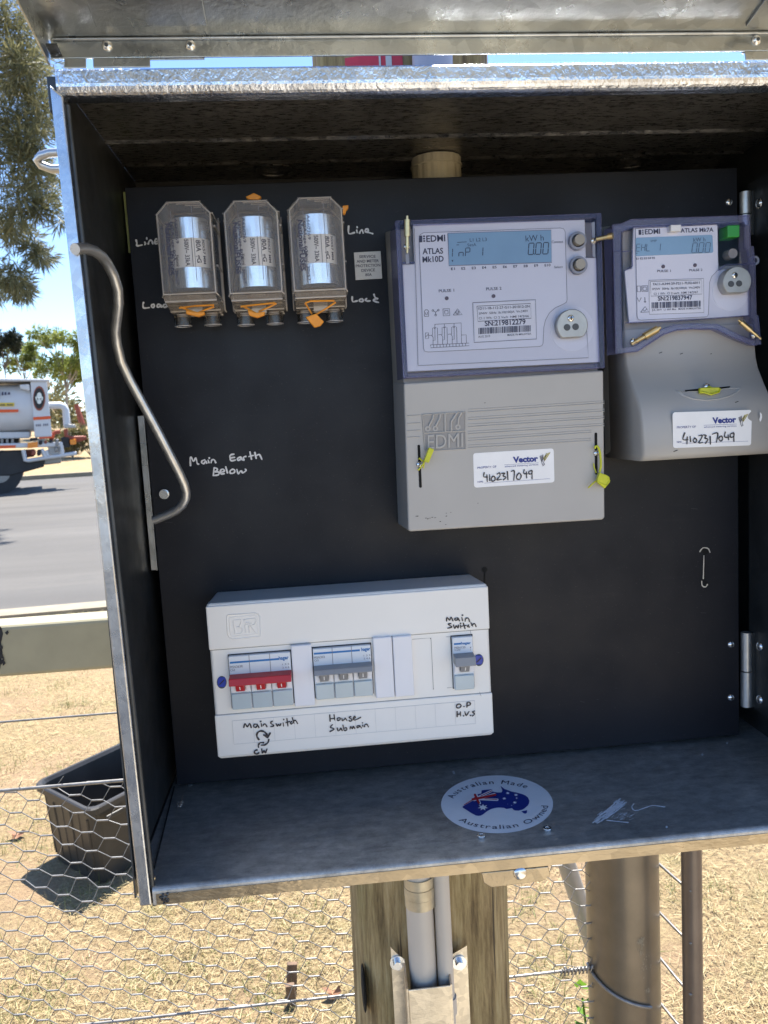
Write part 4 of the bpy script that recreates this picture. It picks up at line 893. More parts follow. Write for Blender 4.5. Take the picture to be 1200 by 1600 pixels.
q = P(257, 772, Y=0); bo = MB().ring(q, (0, -1, 0), .0002, .0046, .0015, 20).build('bolt', M['steel'], bd); MB().tube([q, q+Vector((0, -.005, 0))], .0041, 6).build('bolt_head', M['steel'], bo)
mb = MB()
for i, (px, r_) in enumerate((((757, 890), 4.5), ((761, 939), 4), ((1102, 861), 5), ((1101, 911), 4.5))): bw.disc(mb, px, r_, .0003+.00002*i)
bw.strokes(mb, [[(1101, 866), (1100, 906)], [(757, 894), (757, 915)]], 2.2, .0005, False); mb.build('drill_hole', M['hole'], bd)
mb = MB(); bw.strokes(mb, [[(1093, 862), (1098, 856), (1106, 857), (1109, 863)], [(1096, 908), (1097, 915), (1102, 917), (1105, 913)], [(1099.5, 868), (1098.5, 904)]], 1.7, .0005); mb.build('burr', M['rod'], bd)
mb = MB()
for i in range(16):
    x, y = random.uniform(250, 1120), random.uniform(520, 1140)
    bw.strokes(mb, [[(x, y), (x+random.uniform(3, 14), y+random.uniform(-2, 2))]], .5, .0003+.00001*i, False)
mb.build('scratches', simple('faint scratch', (.05, .05, .06), .6, 0, .2, 100), bd)

# ------------------------------------------------------------------ three clear fuse holders
def seg_xz(c, pts): return [(c.x+a, c.z+b) for a, b in pts]
def fuse(k, cx, ztop, zbot, label, seal_front, seal_top):
    c = Vector((cx, 0, (ztop+zbot)/2)); H = (ztop-zbot)/2; W = .0228; yf = -.064
    fh = thing('fuse_holder', label, 'fuse holder', (cx, 0, zbot), 'clear fuse holders')
    out = [(-W, H-.0095), (-.0135, H), (.0135, H), (W, H-.0095), (W, -H+.001), (-W, -H+.001)]
    cv = MB().prism(seg_xz(c, out), yf, -.016, inset=.0022, ch=.004).build('cover', M['clear'], fh)
    mb = MB()
    fr = [Vector((c.x+a*.93, yf+.0015, c.z+b*.965)) for a, b in out]; bk = [Vector((c.x+a, -.018, c.z+b)) for a, b in out]; md = [Vector((c.x+a, yf+.006, c.z+b)) for a, b in out]
    for i in range(6):
        j = (i+1) % 6; mb.tube([fr[i], fr[j]], .0007, 6); mb.tube([bk[i], bk[j]], .0009, 6); mb.tube([md[i], bk[i]], .0007, 6); mb.tube([fr[i], md[i]], .0006, 6)
    for i in range(5): mb.tube([(c.x-.0125+i*.00625, yf+.004+.006*i, c.z+H-.0006), (c.x+.0125, yf+.004+.006*i, c.z+H-.0006)], .0004, 5)
    mb.build('rim', M['clearedge'], cv)
    # ribbed underside and base
    mb = MB()
    lo = [(yf+.002, -H+.001), (yf+.006, -H-.003), (-.030, -H-.0075), (-.012, -H-.0095), (-.001, -H-.0095), (-.001, -H+.001)]
    mb.loft([[(c.x+s_, y, c.z+z) for y, z in lo] for s_ in (-W*.93, W*.93)]); mb.build('terminal_housing', M['clearbase'], fh)
    mb = MB()
    for y, z in lo[1:4]: mb.tube([(c.x-W*.93, y, c.z+z), (c.x+W*.93, y, c.z+z)], .0008, 6)
    mb.tube([(c.x-W*.9, -.045, c.z-H-.0045), (c.x+W*.9, -.045, c.z-H-.0045)], .0006, 6); mb.tube([(c.x-W*.9, -.02, c.z-H-.009), (c.x+W*.9, -.02, c.z-H-.009)], .0007, 6)
    mb.box(c.x-.006, c.x+.006, -.034, -.030, c.z-H-.011, c.z-H-.001); mb.build('housing_rim', M['clearedge'], fh)
    MB().box(c.x-.0225, c.x+.0235, -.015, -.0005, c.z-H-.006, c.z+H-.004).build('base', M['clearbase'], fh, .001)
    for s_ in (-1, 1):
        mb = MB()
        mb.tube([(c.x+s_*.0232, -.001, c.z+H-.004), (c.x+s_*.0234, -.0145, c.z+H-.004), (c.x+s_*.0234, -.0145, c.z-H-.006), (c.x+s_*.0232, -.001, c.z-H-.006)], .0008, 5)
        if s_ > 0:
            for z in (.02, -.012): mb.tube([(c.x+.0232, -.05, c.z+z), (c.x+.0234, -.0145, c.z+z)], .0009, 5)
        mb.build('base_rim', M['clearedge'], fh)
    for s_ in (-1, 1):
        q = Vector((c.x+s_*.0128-.0005, -.018, c.z-H-.009)); MB().ring(q, (0, 0, -1), .0062, .0075, .0105, 28).build('terminal_sleeve', M['clearsleeve'], fh)
        MB().ring(q+Vector((0, 0, -.0098)), (0, 0, -1), .0066, .0077, .0007, 28).build('sleeve_rim', M['clearedge'], fh)
    # cartridge
    fy = -.036; R = .0168; fz = c.z-.001; hl = .0285
    ct = MB().cyl((c.x, fy, fz-.0125), (c.x, fy, fz+.0125), R*.985, 48).build('cartridge', M['paper'], fh)
    for a_, b_ in ((fz+.0118, fz+hl), (fz-hl, fz-.0118)): MB().cyl((c.x, fy, a_), (c.x, fy, b_), R, 48).build('fuse_cap', M['fusecap'], ct, .0006)
    mb = MB()
    for s_, ang, h_, l0, l1 in (('80A', -66, .0040, .010, .0005), ('gG', -66, .0036, -.002, -.0085), ('500V~ 33kA', -98, .0034, .0105, -.011), ('National', -128, .003, -.0015, -.0105), ('30X57 MM', -46, .0024, .011, -.009)):
        v_, f_ = glyphs(s_, .02); ax = min(p[0] for p in v_); bxx = max(p[0] for p in v_)
        mb.add([(c.x+(R+.0003)*math.cos(math.radians(ang)+p[1]/CAPH*h_/R), fy+(R+.0003)*math.sin(math.radians(ang)+p[1]/CAPH*h_/R), fz+l0+(l1-l0)*(p[0]-ax)/(bxx-ax)) for p in v_], f_)
    mb.build('print', M['print'], ct)
    mb = MB(); mb.tube([(c.x+.0036, fy-R-.0002, fz+.0118), (c.x+.0036, fy-R-.0002, fz-.0118)], .0003, 4); mb.build('label_line', M['greyprint'], ct)
    # print on the cover front, reading downward
    mb = MB()
    for s_, dx, z0, z1, h_, bo_ in (('NationalFUSES', -.0150, .020, -.021, .0040, .03), ('160A/uge 80A', -.0108, .021, -.010, .0024, .01), ('A660269', -.0075, .024, .004, .0024, .01), ('30x57', -.0100, -.017, -.029, .0024, .01), ('415V~ 50kA', -.0188, .018, -.006, .0018, 0)):
        v_, f_ = glyphs(s_, bo_); ax = min(p[0] for p in v_); bxx = max(p[0] for p in v_)
        mb.add([(c.x+dx+p[1]/CAPH*h_, yf-.0004, c.z+z0+(z1-z0)*(p[0]-ax)/(bxx-ax)) for p in v_], f_)
    mb.build('print', M['print'], cv)
    mb = MB(); mb.box(c.x-.0105, c.x-.0100, yf+.0006, yf+.0012, c.z-.030, c.z+.030); mb.box(c.x+.0066, c.x+.0070, yf+.0006, yf+.0012, c.z-.026, c.z+.034); mb.build('moulding_line', M['greyprint'], cv)
    # orange seals
    yq = yf+.012
    sl_ = MB().prism([P(a, b, Y=yq-.008) for a, b in seal_front['tag']], yq-.010, yq-.005).build('seal_tag', M['orange'], fh, .0006, label='orange plastic seal on the lower end')
    mb = MB()
    for l in seal_front['strap']: mb.tube([P(a, b, Y=yq-.004) for a, b in l], .0008, 6)
    mb.build('strap', M['orange'], sl_)
    if seal_top:
        MB().prism([P(a, b, Y=-.03) for a, b in seal_top], -.034, -.028).build('seal_tag', M['orange'], fh, .0006, label='orange plastic seal at the upper end')
f1 = Crop(235, 295, 7.44, Y=0); f3 = Crop(440, 295, 7.275, Y=0)
YFZ = -.064
def cen(xa, xb): return P((xa+xb)/2, 390, Y=YFZ).x
fuse(0, cen(249, 332), P(282, 312.5, Y=YFZ).z, P(290, 463, Y=YFZ).z, 'leftmost of three clear fuse holders, its orange seal tag lying flat', dict(tag=[f1.px(p) for p in [(415, 1412), (520, 1436), (632, 1430), (634, 1462), (560, 1490), (418, 1458)]], strap=[[f1.px(p) for p in l] for l in ([(350, 1375), (440, 1410), (530, 1440)], [(740, 1372), (640, 1405), (560, 1440)], [(335, 1385), (520, 1362), (740, 1350)])]), None)
fuse(1, cen(355, 436), P(392, 310.5, Y=YFZ).z, P(400, 461, Y=YFZ).z, 'middle clear fuse holder, orange seals at both its top and bottom', dict(tag=[(387, 484), (400, 489), (414, 487), (413, 493), (402, 497), (389, 493)], strap=[[(379, 478), (390, 484), (402, 491)], [(432, 474), (420, 480), (404, 487)], [(376, 479), (402, 476), (430, 473)]]), [(384, 309), (391, 306), (397, 303), (409, 309), (404, 314), (388, 313)])
fuse(2, cen(455, 538), P(494, 305.5, Y=YFZ).z, P(500, 457, Y=YFZ).z, 'rightmost clear fuse holder with a long orange seal tag hanging below it', dict(tag=[f3.px(p) for p in [(272, 1462), (390, 1420), (482, 1512), (440, 1560), (372, 1580)]], strap=[[f3.px(p) for p in l] for l in ([(268, 1300), (300, 1350), (345, 1425)], [(615, 1290), (500, 1365), (390, 1430)], [(268, 1300), (330, 1276), (600, 1272)])]), [(535, 323), (544, 322), (544, 326), (541, 330), (539, 336), (534, 335)])

# ------------------------------------------------------------------ meters
def rrect(pts, rad, n=5):
    """round the corners of a pixel quad"""
    out = []; N = len(pts)
    for i in range(N):
        p, a, b = Vector(pts[i]), Vector(pts[i-1]), Vector(pts[(i+1) % N]); u, v_ = (a-p).normalized()*rad, (b-p).normalized()*rad
        for k_ in range(n+1):
            t = k_/n; out.append(tuple(p+u*(1-t)**2+v_*t**2))
    return out
def screw(q, r, par, slot=True, name='screw', h=.002, ang=1.4):
    s_ = MB().dome(q, (0, -1, 0), r, h, 20).build(name, M['steel'], par)
    if slot:
        mb = MB(); d = Vector((math.cos(ang), 0, math.sin(ang))); mb.obox(q+Vector((0, -h*.97, 0)), d, (0, 1, 0), d.cross(Vector((0, 1, 0))), r*1.5, h*.2, r*.28); mb.build('slot', M['darksteel'], s_)
    return s_
def pin(mb, a, b, r):
    a, b = Vector(a), Vector(b); mb.tube([a, a.lerp(b, .12)], r*.45, 10); mb.tube([a.lerp(b, .1), a.lerp(b, .14), a.lerp(b, .5), a.lerp(b, .55)], r, 12); mb.tube([a.lerp(b, .5), a.lerp(b, .85)], r*.6, 10); mb.tube([a.lerp(b, .8), b], r*.4, 8)
def barcode(c, mb, x0, y0, x1, y1, h, n, seed):
    r = random.Random(seed); t = 0
    while t < .995:
        w_ = r.choice((.5, .5, 1, 1, 1.6, 2.2))/n; g = r.choice((.6, .6, 1, 1.5))/n; u0, u1 = t, min(1, t+w_)
        q = lambda u, k_: (x0+(x1-x0)*u, y0+(y1-y0)*u+k_)
        c.poly(mb, [q(u0, 0), q(u1, 0), q(u1, h), q(u0, h)], .0003); t += w_+g
def port(c, crop, par, rpx, cx, cy, hs, scr, yb):
    """round optical port with a flat at the bottom"""
    q = crop.w((cx, cy)); r = rpx/crop.k*(q-CAM).dot(FW)/F
    pts = []
    for i in range(40):
        t = 2*math.pi*i/40; x, z = r*math.cos(t), r*math.sin(t); pts.append((q.x+x, max(z, -.74*r)+q.z))
    pr = MB().prism(pts, q.y-.007, yb, inset=.0006, ch=.0006).build('optical_port', M['port'], par)
    mb = MB()
    for h_ in hs: crop2 = Crop(crop.x0, crop.y0, crop.k, Y=q.y-.0071); crop2.disc(mb, h_, rpx*.215, .0002)
    mb.build('port_hole', M['porthole'], pr)
    p2 = Crop(crop.x0, crop.y0, crop.k, Y=q.y-.007).w(scr); sc_ = MB().dome(p2, (0, -1, 0), r*.22, .0012).build('screw', M['steel'], pr)
    mb = MB(); mb.box(p2.x-r*.12, p2.x+r*.12, p2.y-.0014, p2.y-.001, p2.z-r*.03, p2.z+r*.03); mb.box(p2.x-r*.03, p2.x+r*.03, p2.y-.00145, p2.y-.001, p2.z-r*.12, p2.z+r*.12); mb.build('slot', M['hole'], sc_)
    return pr
def seg7(crop, mb, s_, x, y, w_, h, sl, wid, pitch, rise=0):
    """slanted seven-segment writing, y is the baseline"""
    G = {'0': 'abcdef', '1': 'bc', 'I': 'ef', 'n': 'ceg', 'P': 'abefg', 'E': 'adefg', 'H': 'bcefg', 'L': 'def', '.': '.', ' ': ''}
    for i, ch in enumerate(s_):
        X = x+i*pitch; Y_ = y+rise*i*pitch
        def p(u, v_): return (X+u*w_+sl*v_*h, Y_+rise*u*w_-v_*h)
        S_ = {'a': ((.12, 1), (.88, 1)), 'b': ((1, .94), (1, .55)), 'c': ((1, .45), (1, .06)), 'd': ((.12, 0), (.88, 0)), 'e': ((0, .45), (0, .06)), 'f': ((0, .94), (0, .55)), 'g': ((.12, .5), (.88, .5)), '.': ((-.35, 0), (-.22, 0))}
        crop.strokes(mb, [[p(*S_[k_][0]), p(*S_[k_][1])] for k_ in G[ch]], wid, .0003, False)

# the larger meter
m1 = thing('electricity_meter', 'larger wide electricity meter with a square clear front and two grey push buttons', 'meter', (.035, 0, -.037), 'electricity meters')
YT_, YC_ = -.0760, -.0700
# base: slightly wider at the wall
zt_m, zj, zb_m = .2214, .0945, -.0362
xl_, xr_ = -.0512, .1215
MB().loft([[(xl_+.0012, YT_+.014, zb_m+.012), (xr_-.0012, YT_+.014, zb_m+.012), (xr_-.0012, YT_+.014, zt_m-.003), (xl_+.0012, YT_+.014, zt_m-.003)],
           [(xl_-.0012, -.012, zb_m+.006), (xr_+.0012, -.012, zb_m+.006), (xr_+.0012, -.012, zt_m+.006), (xl_-.0012, -.012, zt_m+.006)],
           [(xl_-.0016, 0, zb_m+.006), (xr_+.0016, 0, zb_m+.006), (xr_+.0016, 0, zt_m+.008), (xl_-.0016, 0, zt_m+.008)]]).build('base', M['beige'], m1, .0012)
tcv = MB()
tcv.loft([[(-.0508, YC_, .0908), (.1225, YC_, .0930), (.1207, YC_, -.0345), (.1190, YC_, -.0366), (-.0520, YC_, -.0357), (-.0533, YC_, -.0340)],
          [(-.0532, -.003, .0945), (.1232, -.003, .0945), (.1225, -.003, -.036), (.1205, -.003, -.0385), (-.0540, -.003, -.0385), (-.0553, -.003, -.036)]])
tc1 = tcv.build('terminal_cover', M['grey'], m1, .0016, seg=3)
C7 = Crop(600, 560, 3.333, Y=YC_)
mb = MB()
def groove(mb, crop, a, b, w_=1.2, d=.0003):
    A_, B_ = crop.w(a), crop.w(b); mb.tube([A_+Vector((0, -d*.2, 0)), B_+Vector((0, -d*.2, 0))], d*1.6, 6)
for (ya, yb, xe) in ((280, 233, 1148), (322, 275, 1148), (357, 312, 1148), (394, 350, 1148), (430, 386, 1080), (466, 428, 1078)):
    groove(mb, C7, (438, ya), (xe, yb)); groove(mb, C7, (438, ya-13), (xe, yb-11), 1, .00022)
for y_ in (300, 340, 378, 412): groove(mb, C7, (122, y_), (188, y_-4))
mb.build('moulded_lines', M['grey'], tc1)
Cg = Crop(645, 635, 10, Y=YC_)
mb = MB()
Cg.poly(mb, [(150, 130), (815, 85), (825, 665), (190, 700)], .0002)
eb = mb.build('emblem', simple('emblem recess shade', (.315, .305, .30), .7, 0, .04, 60), tc1, label='moulded relief emblem with letters')  # darker than the cover: recess shade put into the sheet's colour
mb = MB(); W_ = lambda p: Cg.w(p, .0004)
for l in ([(150, 130), (815, 85), (825, 665), (190, 700), (150, 130)], [(175, 415), (815, 380)]): mb.tube([W_(p) for p in l], .0006, 6)
for l in ([(500, 110), (505, 390)], [(600, 380), (598, 240), (690, 95)], [(320, 130), (310, 190), (245, 315)], [(430, 120), (420, 180), (355, 310)], [(760, 95), (710, 190), (705, 285)]): mb.tube([W_(p) for p in l], .0010, 8)
for c in ((232, 350), (350, 345), (703, 322)): mb.ring(W_(c)+Vector((0, .0006, 0)), (0, -1, 0), .0011, .0024, .0010, 24)
v_, f_ = glyphs('EDMI', 0); a_ = min(p[0] for p in v_); b_ = max(p[0] for p in v_)
tp2 = [(230+550*(p[0]-a_)/(b_-a_), 665-33*(p[0]-a_)/(b_-a_)-p[1]/CAPH*215) for p in v_]
top_ = [Cg.w(p, .0012) for p in tp2]; bot_ = [Cg.w(p, .0001) for p in tp2]; mb.add(top_, f_)
from collections import Counter
ec = Counter(tuple(sorted((f[i], f[(i+1) % len(f)]))) for f in f_ for i in range(len(f)))
for (i, j), n_ in ec.items():
    if n_ == 1: mb.add([top_[i], top_[j], bot_[j], bot_[i]], [(0, 1, 2, 3)])
mb.build('raised_lines', M['grey'], eb)
def slot_screw(par, crop, a, b, sc_, r):
    mb = MB(); crop.strokes(mb, [[a, b]], 14, .0003, False); so2 = mb.build('screw_slot', M['hole'], par); screw(crop.w(sc_), r, so2); return so2
slot_screw(tc1, C7, (181, 455), (190, 668), (183, 553), .0028)
slot_screw(tc1, C7, (1103, 392), (1105, 600), (1105, 494), .0028)
Cz = Crop(645, 635, 10, Y=YC_-.006)
sq = MB(); a_, b_ = Cz.w((205, 870)), Cz.w((290, 655)); d_ = (b_-a_); sq.obox((a_+b_)/2, d_, (0, 1, 0), d_.cross(Vector((0, 1, 0))), d_.length, .004, .0046)
s1 = sq.build('seal_tag', M['lime'], tc1, .0005, label='lime plastic seal tag pointing up')
mb = MB(); mb.tube([Cz.w(p, -.002) for p in [(190, 870), (130, 950), (95, 995), (80, 985)]], .0007, 6); mb.tube([Cz.w(p, -.003) for p in [(185, 880), (175, 970)]], .0006, 6); mb.tube([Cz.w(p, -.004) for p in [(100, 830), (118, 812), (150, 850), (190, 872)]], .0007, 6); mb.build('strap', M['lime'], s1)
Cy = Crop(900, 670, 16, Y=YC_-.006)
s2 = MB().prism([Cy.w(p) for p in [(575, 1090), (745, 1150), (820, 1200), (835, 1330), (760, 1420), (700, 1490), (500, 1320)]], YC_-.008, YC_-.0035).build('seal_tag', M['lime'], tc1, .0006, label='lime plastic seal tag hanging at the lower right')
mb = MB(); mb.tube([Cy.w(p, -.002) for p in [(490, 500), (500, 440), (545, 430), (590, 490), (620, 600), (640, 800), (640, 950), (610, 1090)]], .0010, 8); mb.tube([Cy.w(p, -.004) for p in [(480, 870), (490, 960), (545, 1110)]], .0005, 6); mb.tube([Cy.w(p, -.001) for p in [(500, 1310), (420, 1380), (315, 1480)]], .0007, 6)
mb.tube([Cy.w(p, .002) for p in [(760, 1230), (820, 1290), (770, 1350), (740, 1420), (500, 1310)]], .0006, 6); mb.build('strap', M['lime'], s2)
# property stickers
def property_sticker(par, crop, outline, lines, tv, tp_, ta, rule, nmi, nrule, logo, ink):
    mb = MB(); crop.poly(mb, outline, .0003); st_ = mb.build('property_sticker', M['paper'], par)
    mb = MB(); crop.text(mb, 'Vector', *tv, .05, .0006); crop.text(mb, 'PROPERTY OF', *tp_, 0, .0006); crop.text(mb, 'advanced metering services', *ta, 0, .0006); crop.text(mb, 'NMI:', *nmi, 0, .0006)
    crop.strokes(mb, [rule, nrule], 3.2, .0006, False); mb.build('print', M['flagblue'], st_)
    mb = MB(); L = logo
    crop.strokes(mb, [[(L[0]+x*L[2], L[1]+y*L[2]) for x, y in l] for l in ([(1.02, .02), (.50, .82)], [(.86, .06), (.42, .72)], [(.70, .10), (.36, .64)])], 9*L[2]/130, .0006, False)
    g_ = mb.build('emblem', simple('mustard print', (.45, .36, .02), .5, 0, .05, 100), st_)
    mb = MB(); crop.strokes(mb, [[(L[0]+x*L[2], L[1]+y*L[2]) for x, y in l] for l in ([(0, .38), (.20, 1.0)], [(.10, .33), (.24, .92)], [(.21, .28), (.28, .80)], [(.30, .22), (.33, .72)], [(.62, .24), (.40, .95)], [(.20, 1.05), (.28, 1.28)], [(.36, 1.0), (.48, 1.26)], [(.40, 1.24), (.30, 1.36)])], 7*L[2]/130, .0008, False); mb.build('emblem_lines', M['print'], g_)
    hand(crop, lines, ink, st_, M['black_ink'], off=.0009); return st_
Cn1 = Crop(735, 700, 8.889, Y=YC_)
property_sticker(tc1, Cn1, rrect([(36, 72), (1155, 4), (1167, 476), (50, 552)], 42), [[(190, 340), (182, 398), (236, 402)], [(226, 372), (232, 465)], [(264, 370), (268, 455)], [(315, 385), (290, 420), (300, 460), (337, 445), (337, 405), (315, 385)], [(368, 362), (400, 345), (408, 385), (363, 442), (426, 434)], [(430, 352), (476, 350), (450, 385), (492, 405), (455, 442)], [(510, 325), (518, 442)], [(563, 326), (606, 318), (600, 447)], [(665, 350), (640, 390), (645, 430), (686, 430), (702, 385), (682, 350), (665, 350)], [(745, 300), (738, 352), (786, 356)], [(775, 330), (778, 415)], [(850, 310), (810, 327), (815, 362), (850, 350), (852, 312), (853, 427)]],
    (590, 202, 940, 182, 75), (97, 290, 360, 270, 28), (475, 268, 940, 238, 22), [(470, 233), (942, 205)], (100, 484, 180, 479, 24), [(190, 487), (1105, 425)], (962, 60, 138), 16)
# faceplate and clear cover
C5 = Crop(590, 320, 3.243, Y=-.0715)
fpo = MB().prism([C5.w(p) for p in [(178, 98), (1050, 74), (1056, 268), (1108, 268), (1126, 797), (150, 846), (126, 302), (186, 300)]], -.0715, -.0695).build('faceplate', M['face'], m1, .0005)
Cf = Crop(590, 320, 3.243, Y=-.0715)
Cq = Crop(590, 320, 3.243, Y=-.0722)
mb = MB(); lsh = MB().prism([Cq.w(p) for p in [(210, 172), (216, 152), (232, 142), (925, 118), (942, 122), (950, 136), (960, 482), (956, 494), (940, 504), (900, 522), (870, 548), (850, 585), (842, 620), (838, 702), (832, 714), (820, 718), (256, 746), (238, 742), (233, 728)]], -.0722, -.0716).build('label_sheet', M['sheetw'], fpo)
mb = MB(); Cq.strokes(mb, [[(210, 172), (216, 152), (232, 142), (925, 118), (942, 122), (950, 136), (960, 482), (956, 494), (940, 504), (900, 522), (870, 548), (850, 585), (842, 620), (838, 702), (832, 714), (820, 718), (256, 746), (238, 742), (233, 728), (210, 172)], [(205, 815), (1068, 775), (1060, 640)], [(186, 120), (205, 810)]], 2.2, .0002, False); mb.build('outline', M['greyprint'], fpo)
lcdp = MB().prism([Cq.w(p) for p in [(357, 147), (877, 130), (880, 290), (363, 307)]], -.0728, -.0722).build('display', M['lcd'], m1)
Cd = Crop(590, 320, 3.243, Y=-.0728)
mb = MB()
seg7(Cd, mb, 'InP 1', 378, 264, 22, 42, .05, 4.2, 33, -.04)
seg7(Cd, mb, '000', 762, 253, 26, 58, .08, 5.0, 37, -.04); Cd.disc(mb, (793, 250), 3.2, .0004, 8)
Cd.text(mb, 'kW h', 750, 186, 842, 181, 30, .0, .0003); Cd.text(mb, 'L1 L2 L3', 467, 187, 553, 184, 17); Cd.text(mb, 'SetA', 455, 211, 500, 209, 14)
Cd.strokes(mb, [[(404, 191), (450, 188)], [(400, 204), (412, 203)]], 3, .0003, False); Cd.poly(mb, [(374, 280), (384, 279), (379, 292)], .0003)
mb.build('digits', simple('lcd segments', (.035, .06, .10), .3, 0, .05, 60), lcdp)
mb = MB(); Cq.strokes(mb, [[(355, 145), (879, 128), (882, 292), (361, 309), (355, 145)]], 4, .0003, False); mb.build('display_rim', M['lcdframe'], lcdp)
mb = MB(); X = Cq.text
X(mb, 'EDMI', 247, 188, 343, 184, 31, .022); X(mb, 'ATLAS', 228, 250, 332, 247, 28, .022); X(mb, 'Mk10D', 228, 292, 335, 287, 28, .022)
for a_ in ([(210, 157), (226, 156), (227, 190), (211, 191)], [(230, 156), (240, 156), (240, 164), (230, 164)], [(230, 168), (240, 168), (240, 176), (230, 176)], [(231, 180), (241, 180), (241, 188), (231, 188)]): Cq.poly(mb, a_, .0003)
for i in range(10):
    t = i/9; X(mb, 'E%d' % (i+1), 372+474*t, 331-18.5*t, 372+474*t+(20 if i < 9 else 30), 330-18.5*t, 12, .015)
X(mb, 'Connect', 882, 195, 940, 193, 13); X(mb, 'Select', 895, 322, 938, 320, 12)
X(mb, 'PULSE 1', 310, 444, 388, 440, 14, .01); X(mb, 'PULSE 2', 550, 434, 628, 430, 14, .01)
# little symbols and the wiring diagram
Cs3 = Crop(645, 350, 7.62, Y=-.0722)
Cs3.strokes(mb, [[(138, 1100), (138, 1040), (150, 1022), (175, 1022), (188, 1040), (188, 1100), (138, 1100)], [(150, 1055), (155, 1080), (170, 1080), (175, 1050)], [(240, 1030), (270, 1050), (302, 1028)], [(270, 1050), (272, 1080)], [(358, 1012), (436, 1008), (440, 1090), (362, 1095), (358, 1012)], [(378, 1032), (418, 1030), (420, 1070), (380, 1074), (378, 1032)], [(480, 1085), (532, 1010), (588, 1080), (480, 1085)], [(515, 1055), (530, 1068), (548, 1040)]], 6, .0003, False)
for c in ((238, 1030), (304, 1026), (272, 1085)): Cs3.strokes(mb, [[(c[0]+11*math.cos(t), c[1]+11*math.sin(t)) for t in np.linspace(0, 2*math.pi, 11)]], 5, .0004, False)
Cs3.strokes(mb, [[(530+22*math.cos(t), 1055+20*math.sin(t)) for t in np.linspace(0, 2*math.pi, 13)]], 5, .00045, False)
L3 = [[(262, 1195), (575, 1178), (580, 1425)], [(580, 1322), (635, 1320), (638, 1420)], [(210, 1440), (668, 1418), (670, 1450), (212, 1474), (210, 1440)], [(150, 1298), (186, 1295), (188, 1362), (152, 1365), (150, 1298)], [(152, 1345), (186, 1312)], [(188, 1328), (222, 1326), (240, 1350)]]
for dx, dy in ((0, 0), (114, -6), (228, -12)):
    L3 += [[(262+dx, 1195+dy), (264+dx, 1385+dy), (238+dx, 1387+dy)], [(234+dx, 1325+dy), (234+dx, 1240+dy), (292+dx, 1237+dy), (298+dx, 1436+dy)], [(222+dx, 1322+dy), (242+dx, 1350+dy), (240+dx, 1440+dy)], [(250+dx, 1232+dy), (262+dx, 1248+dy), (275+dx, 1230+dy)]]
    if dx: L3.append([(190+dx, 1326+dy), (222+dx, 1322+dy)])
for i in range(1, 12): L3.append([(210+i*38, 1440-i*1.8), (211+i*38, 1472-i*1.8)])
Cs3.strokes(mb, L3, 5, .0003, False)
mb.build('print', M['print'], fpo)
stb = MB().prism([Cq.w(p) for p in [(489, 504), (796, 489), (800, 672), (496, 690)]], -.0725, -.0722).build('rating_label', M['paper'], fpo)
Cr = Crop(590, 320, 3.243, Y=-.0725)
mb = MB(); Cr.strokes(mb, [[(482, 496), (800, 481), (805, 680), (489, 698), (482, 496)], [(503, 514), (775, 500), (778, 575), (508, 591), (503, 514)]], 2.6, .0002, False); X = Cr.text
X(mb, '1D11-1B-112-27-G11-201012-2N', 510, 532, 770, 520, 12, .012); X(mb, '3P4W  50Hz  Ib:10(100)A  Vn:240V', 513, 557, 762, 543, 11, .004); X(mb, 'CI 1 Wh  CI 2 Varh  NMI 14/2/66', 513, 581, 766, 569, 11, .004)
X(mb, 'SN:219812279', 543, 614, 750, 604, 25, .024); X(mb, 'AUG 2019', 510, 674, 570, 671, 11); X(mb, 'MADE IN MALAYSIA', 658, 665, 778, 658, 10, .004); barcode(Cr, mb, 510, 624, 776, 610, 32, 110, 3)
mb.build('print', M['print'], stb)
for c in ((350, 474), (587, 463)):
    mb = MB(); q = Cq.w(c); mb.cyl(q, q+Vector((0, -.0006, 0)), .0016, 20); mb.build('pulse_led', M['led'], fpo)
for c in ((1007, 187), (1011, 310)):
    q = Cf.w(c); rg_ = MB().ring(q, (0, -1, 0), .0052, .0074, .0052, 32).build('button_surround', M['lcdframe'], m1, .0004)
    bt = MB().cyl(q, q+Vector((.0, -.0095, 0)), .0045, 28, .0042).build('button', M['button'], m1, .0005)
    MB().cyl(q+Vector((0, .0, 0)), q+Vector((0, -.0012, 0)), .0053, 24).build('button_well', M['hole'], rg_)
q = Cf.w((985, 628)); MB().ring(q, (0, -1, 0), .0002, .0188, .0004, 48).build('port_ring', M['sheetw'], fpo)
port(None, Crop(590, 320, 3.243, Y=-.0722), m1, 80, 974, 615, ((960, 621), (1003, 618)), (979, 575), -.0700)
# violet clear cover: rim bars, thin pane
zo = lambda y: y
x0_, x1_2, z0_, z1_ = xl_-.0006, xr_+.0004, .0946, .2226
mb = MB(); e_ = .0045
mb.box(x0_, x0_+e_, YT_+.001, -.030, z0_, z1_); mb.box(x1_2-e_, x1_2, YT_+.001, -.030, z0_, z1_); mb.box(x0_+e_, x1_2-e_, YT_+.001, -.030, z1_-.0042, z1_); mb.box(x0_+e_, x1_2-e_, YT_+.001, -.060, z0_, z0_+.0042)
cvr = mb.build('clear_cover', M['violet'], m1, .0010)
MB().sheet([(x0_+.0004, YT_, z0_+.0004), (x1_2-.0004, YT_, z0_+.0004), (x1_2-.0004, YT_, z1_-.0004), (x0_+.0004, YT_, z1_-.0004)]).build('pane', M['violetpane'], cvr)
mb = MB()
for a_, b_ in ((x0_+.0045, x1_2-.0045),):
    mb.tube([(x0_+.0007, YT_, z0_+.0007), (x1_2-.0007, YT_, z0_+.0007), (x1_2-.0007, YT_, z1_-.0007), (x0_+.0007, YT_, z1_-.0007), (x0_+.0007, YT_, z0_+.0007)], .0005, 6)
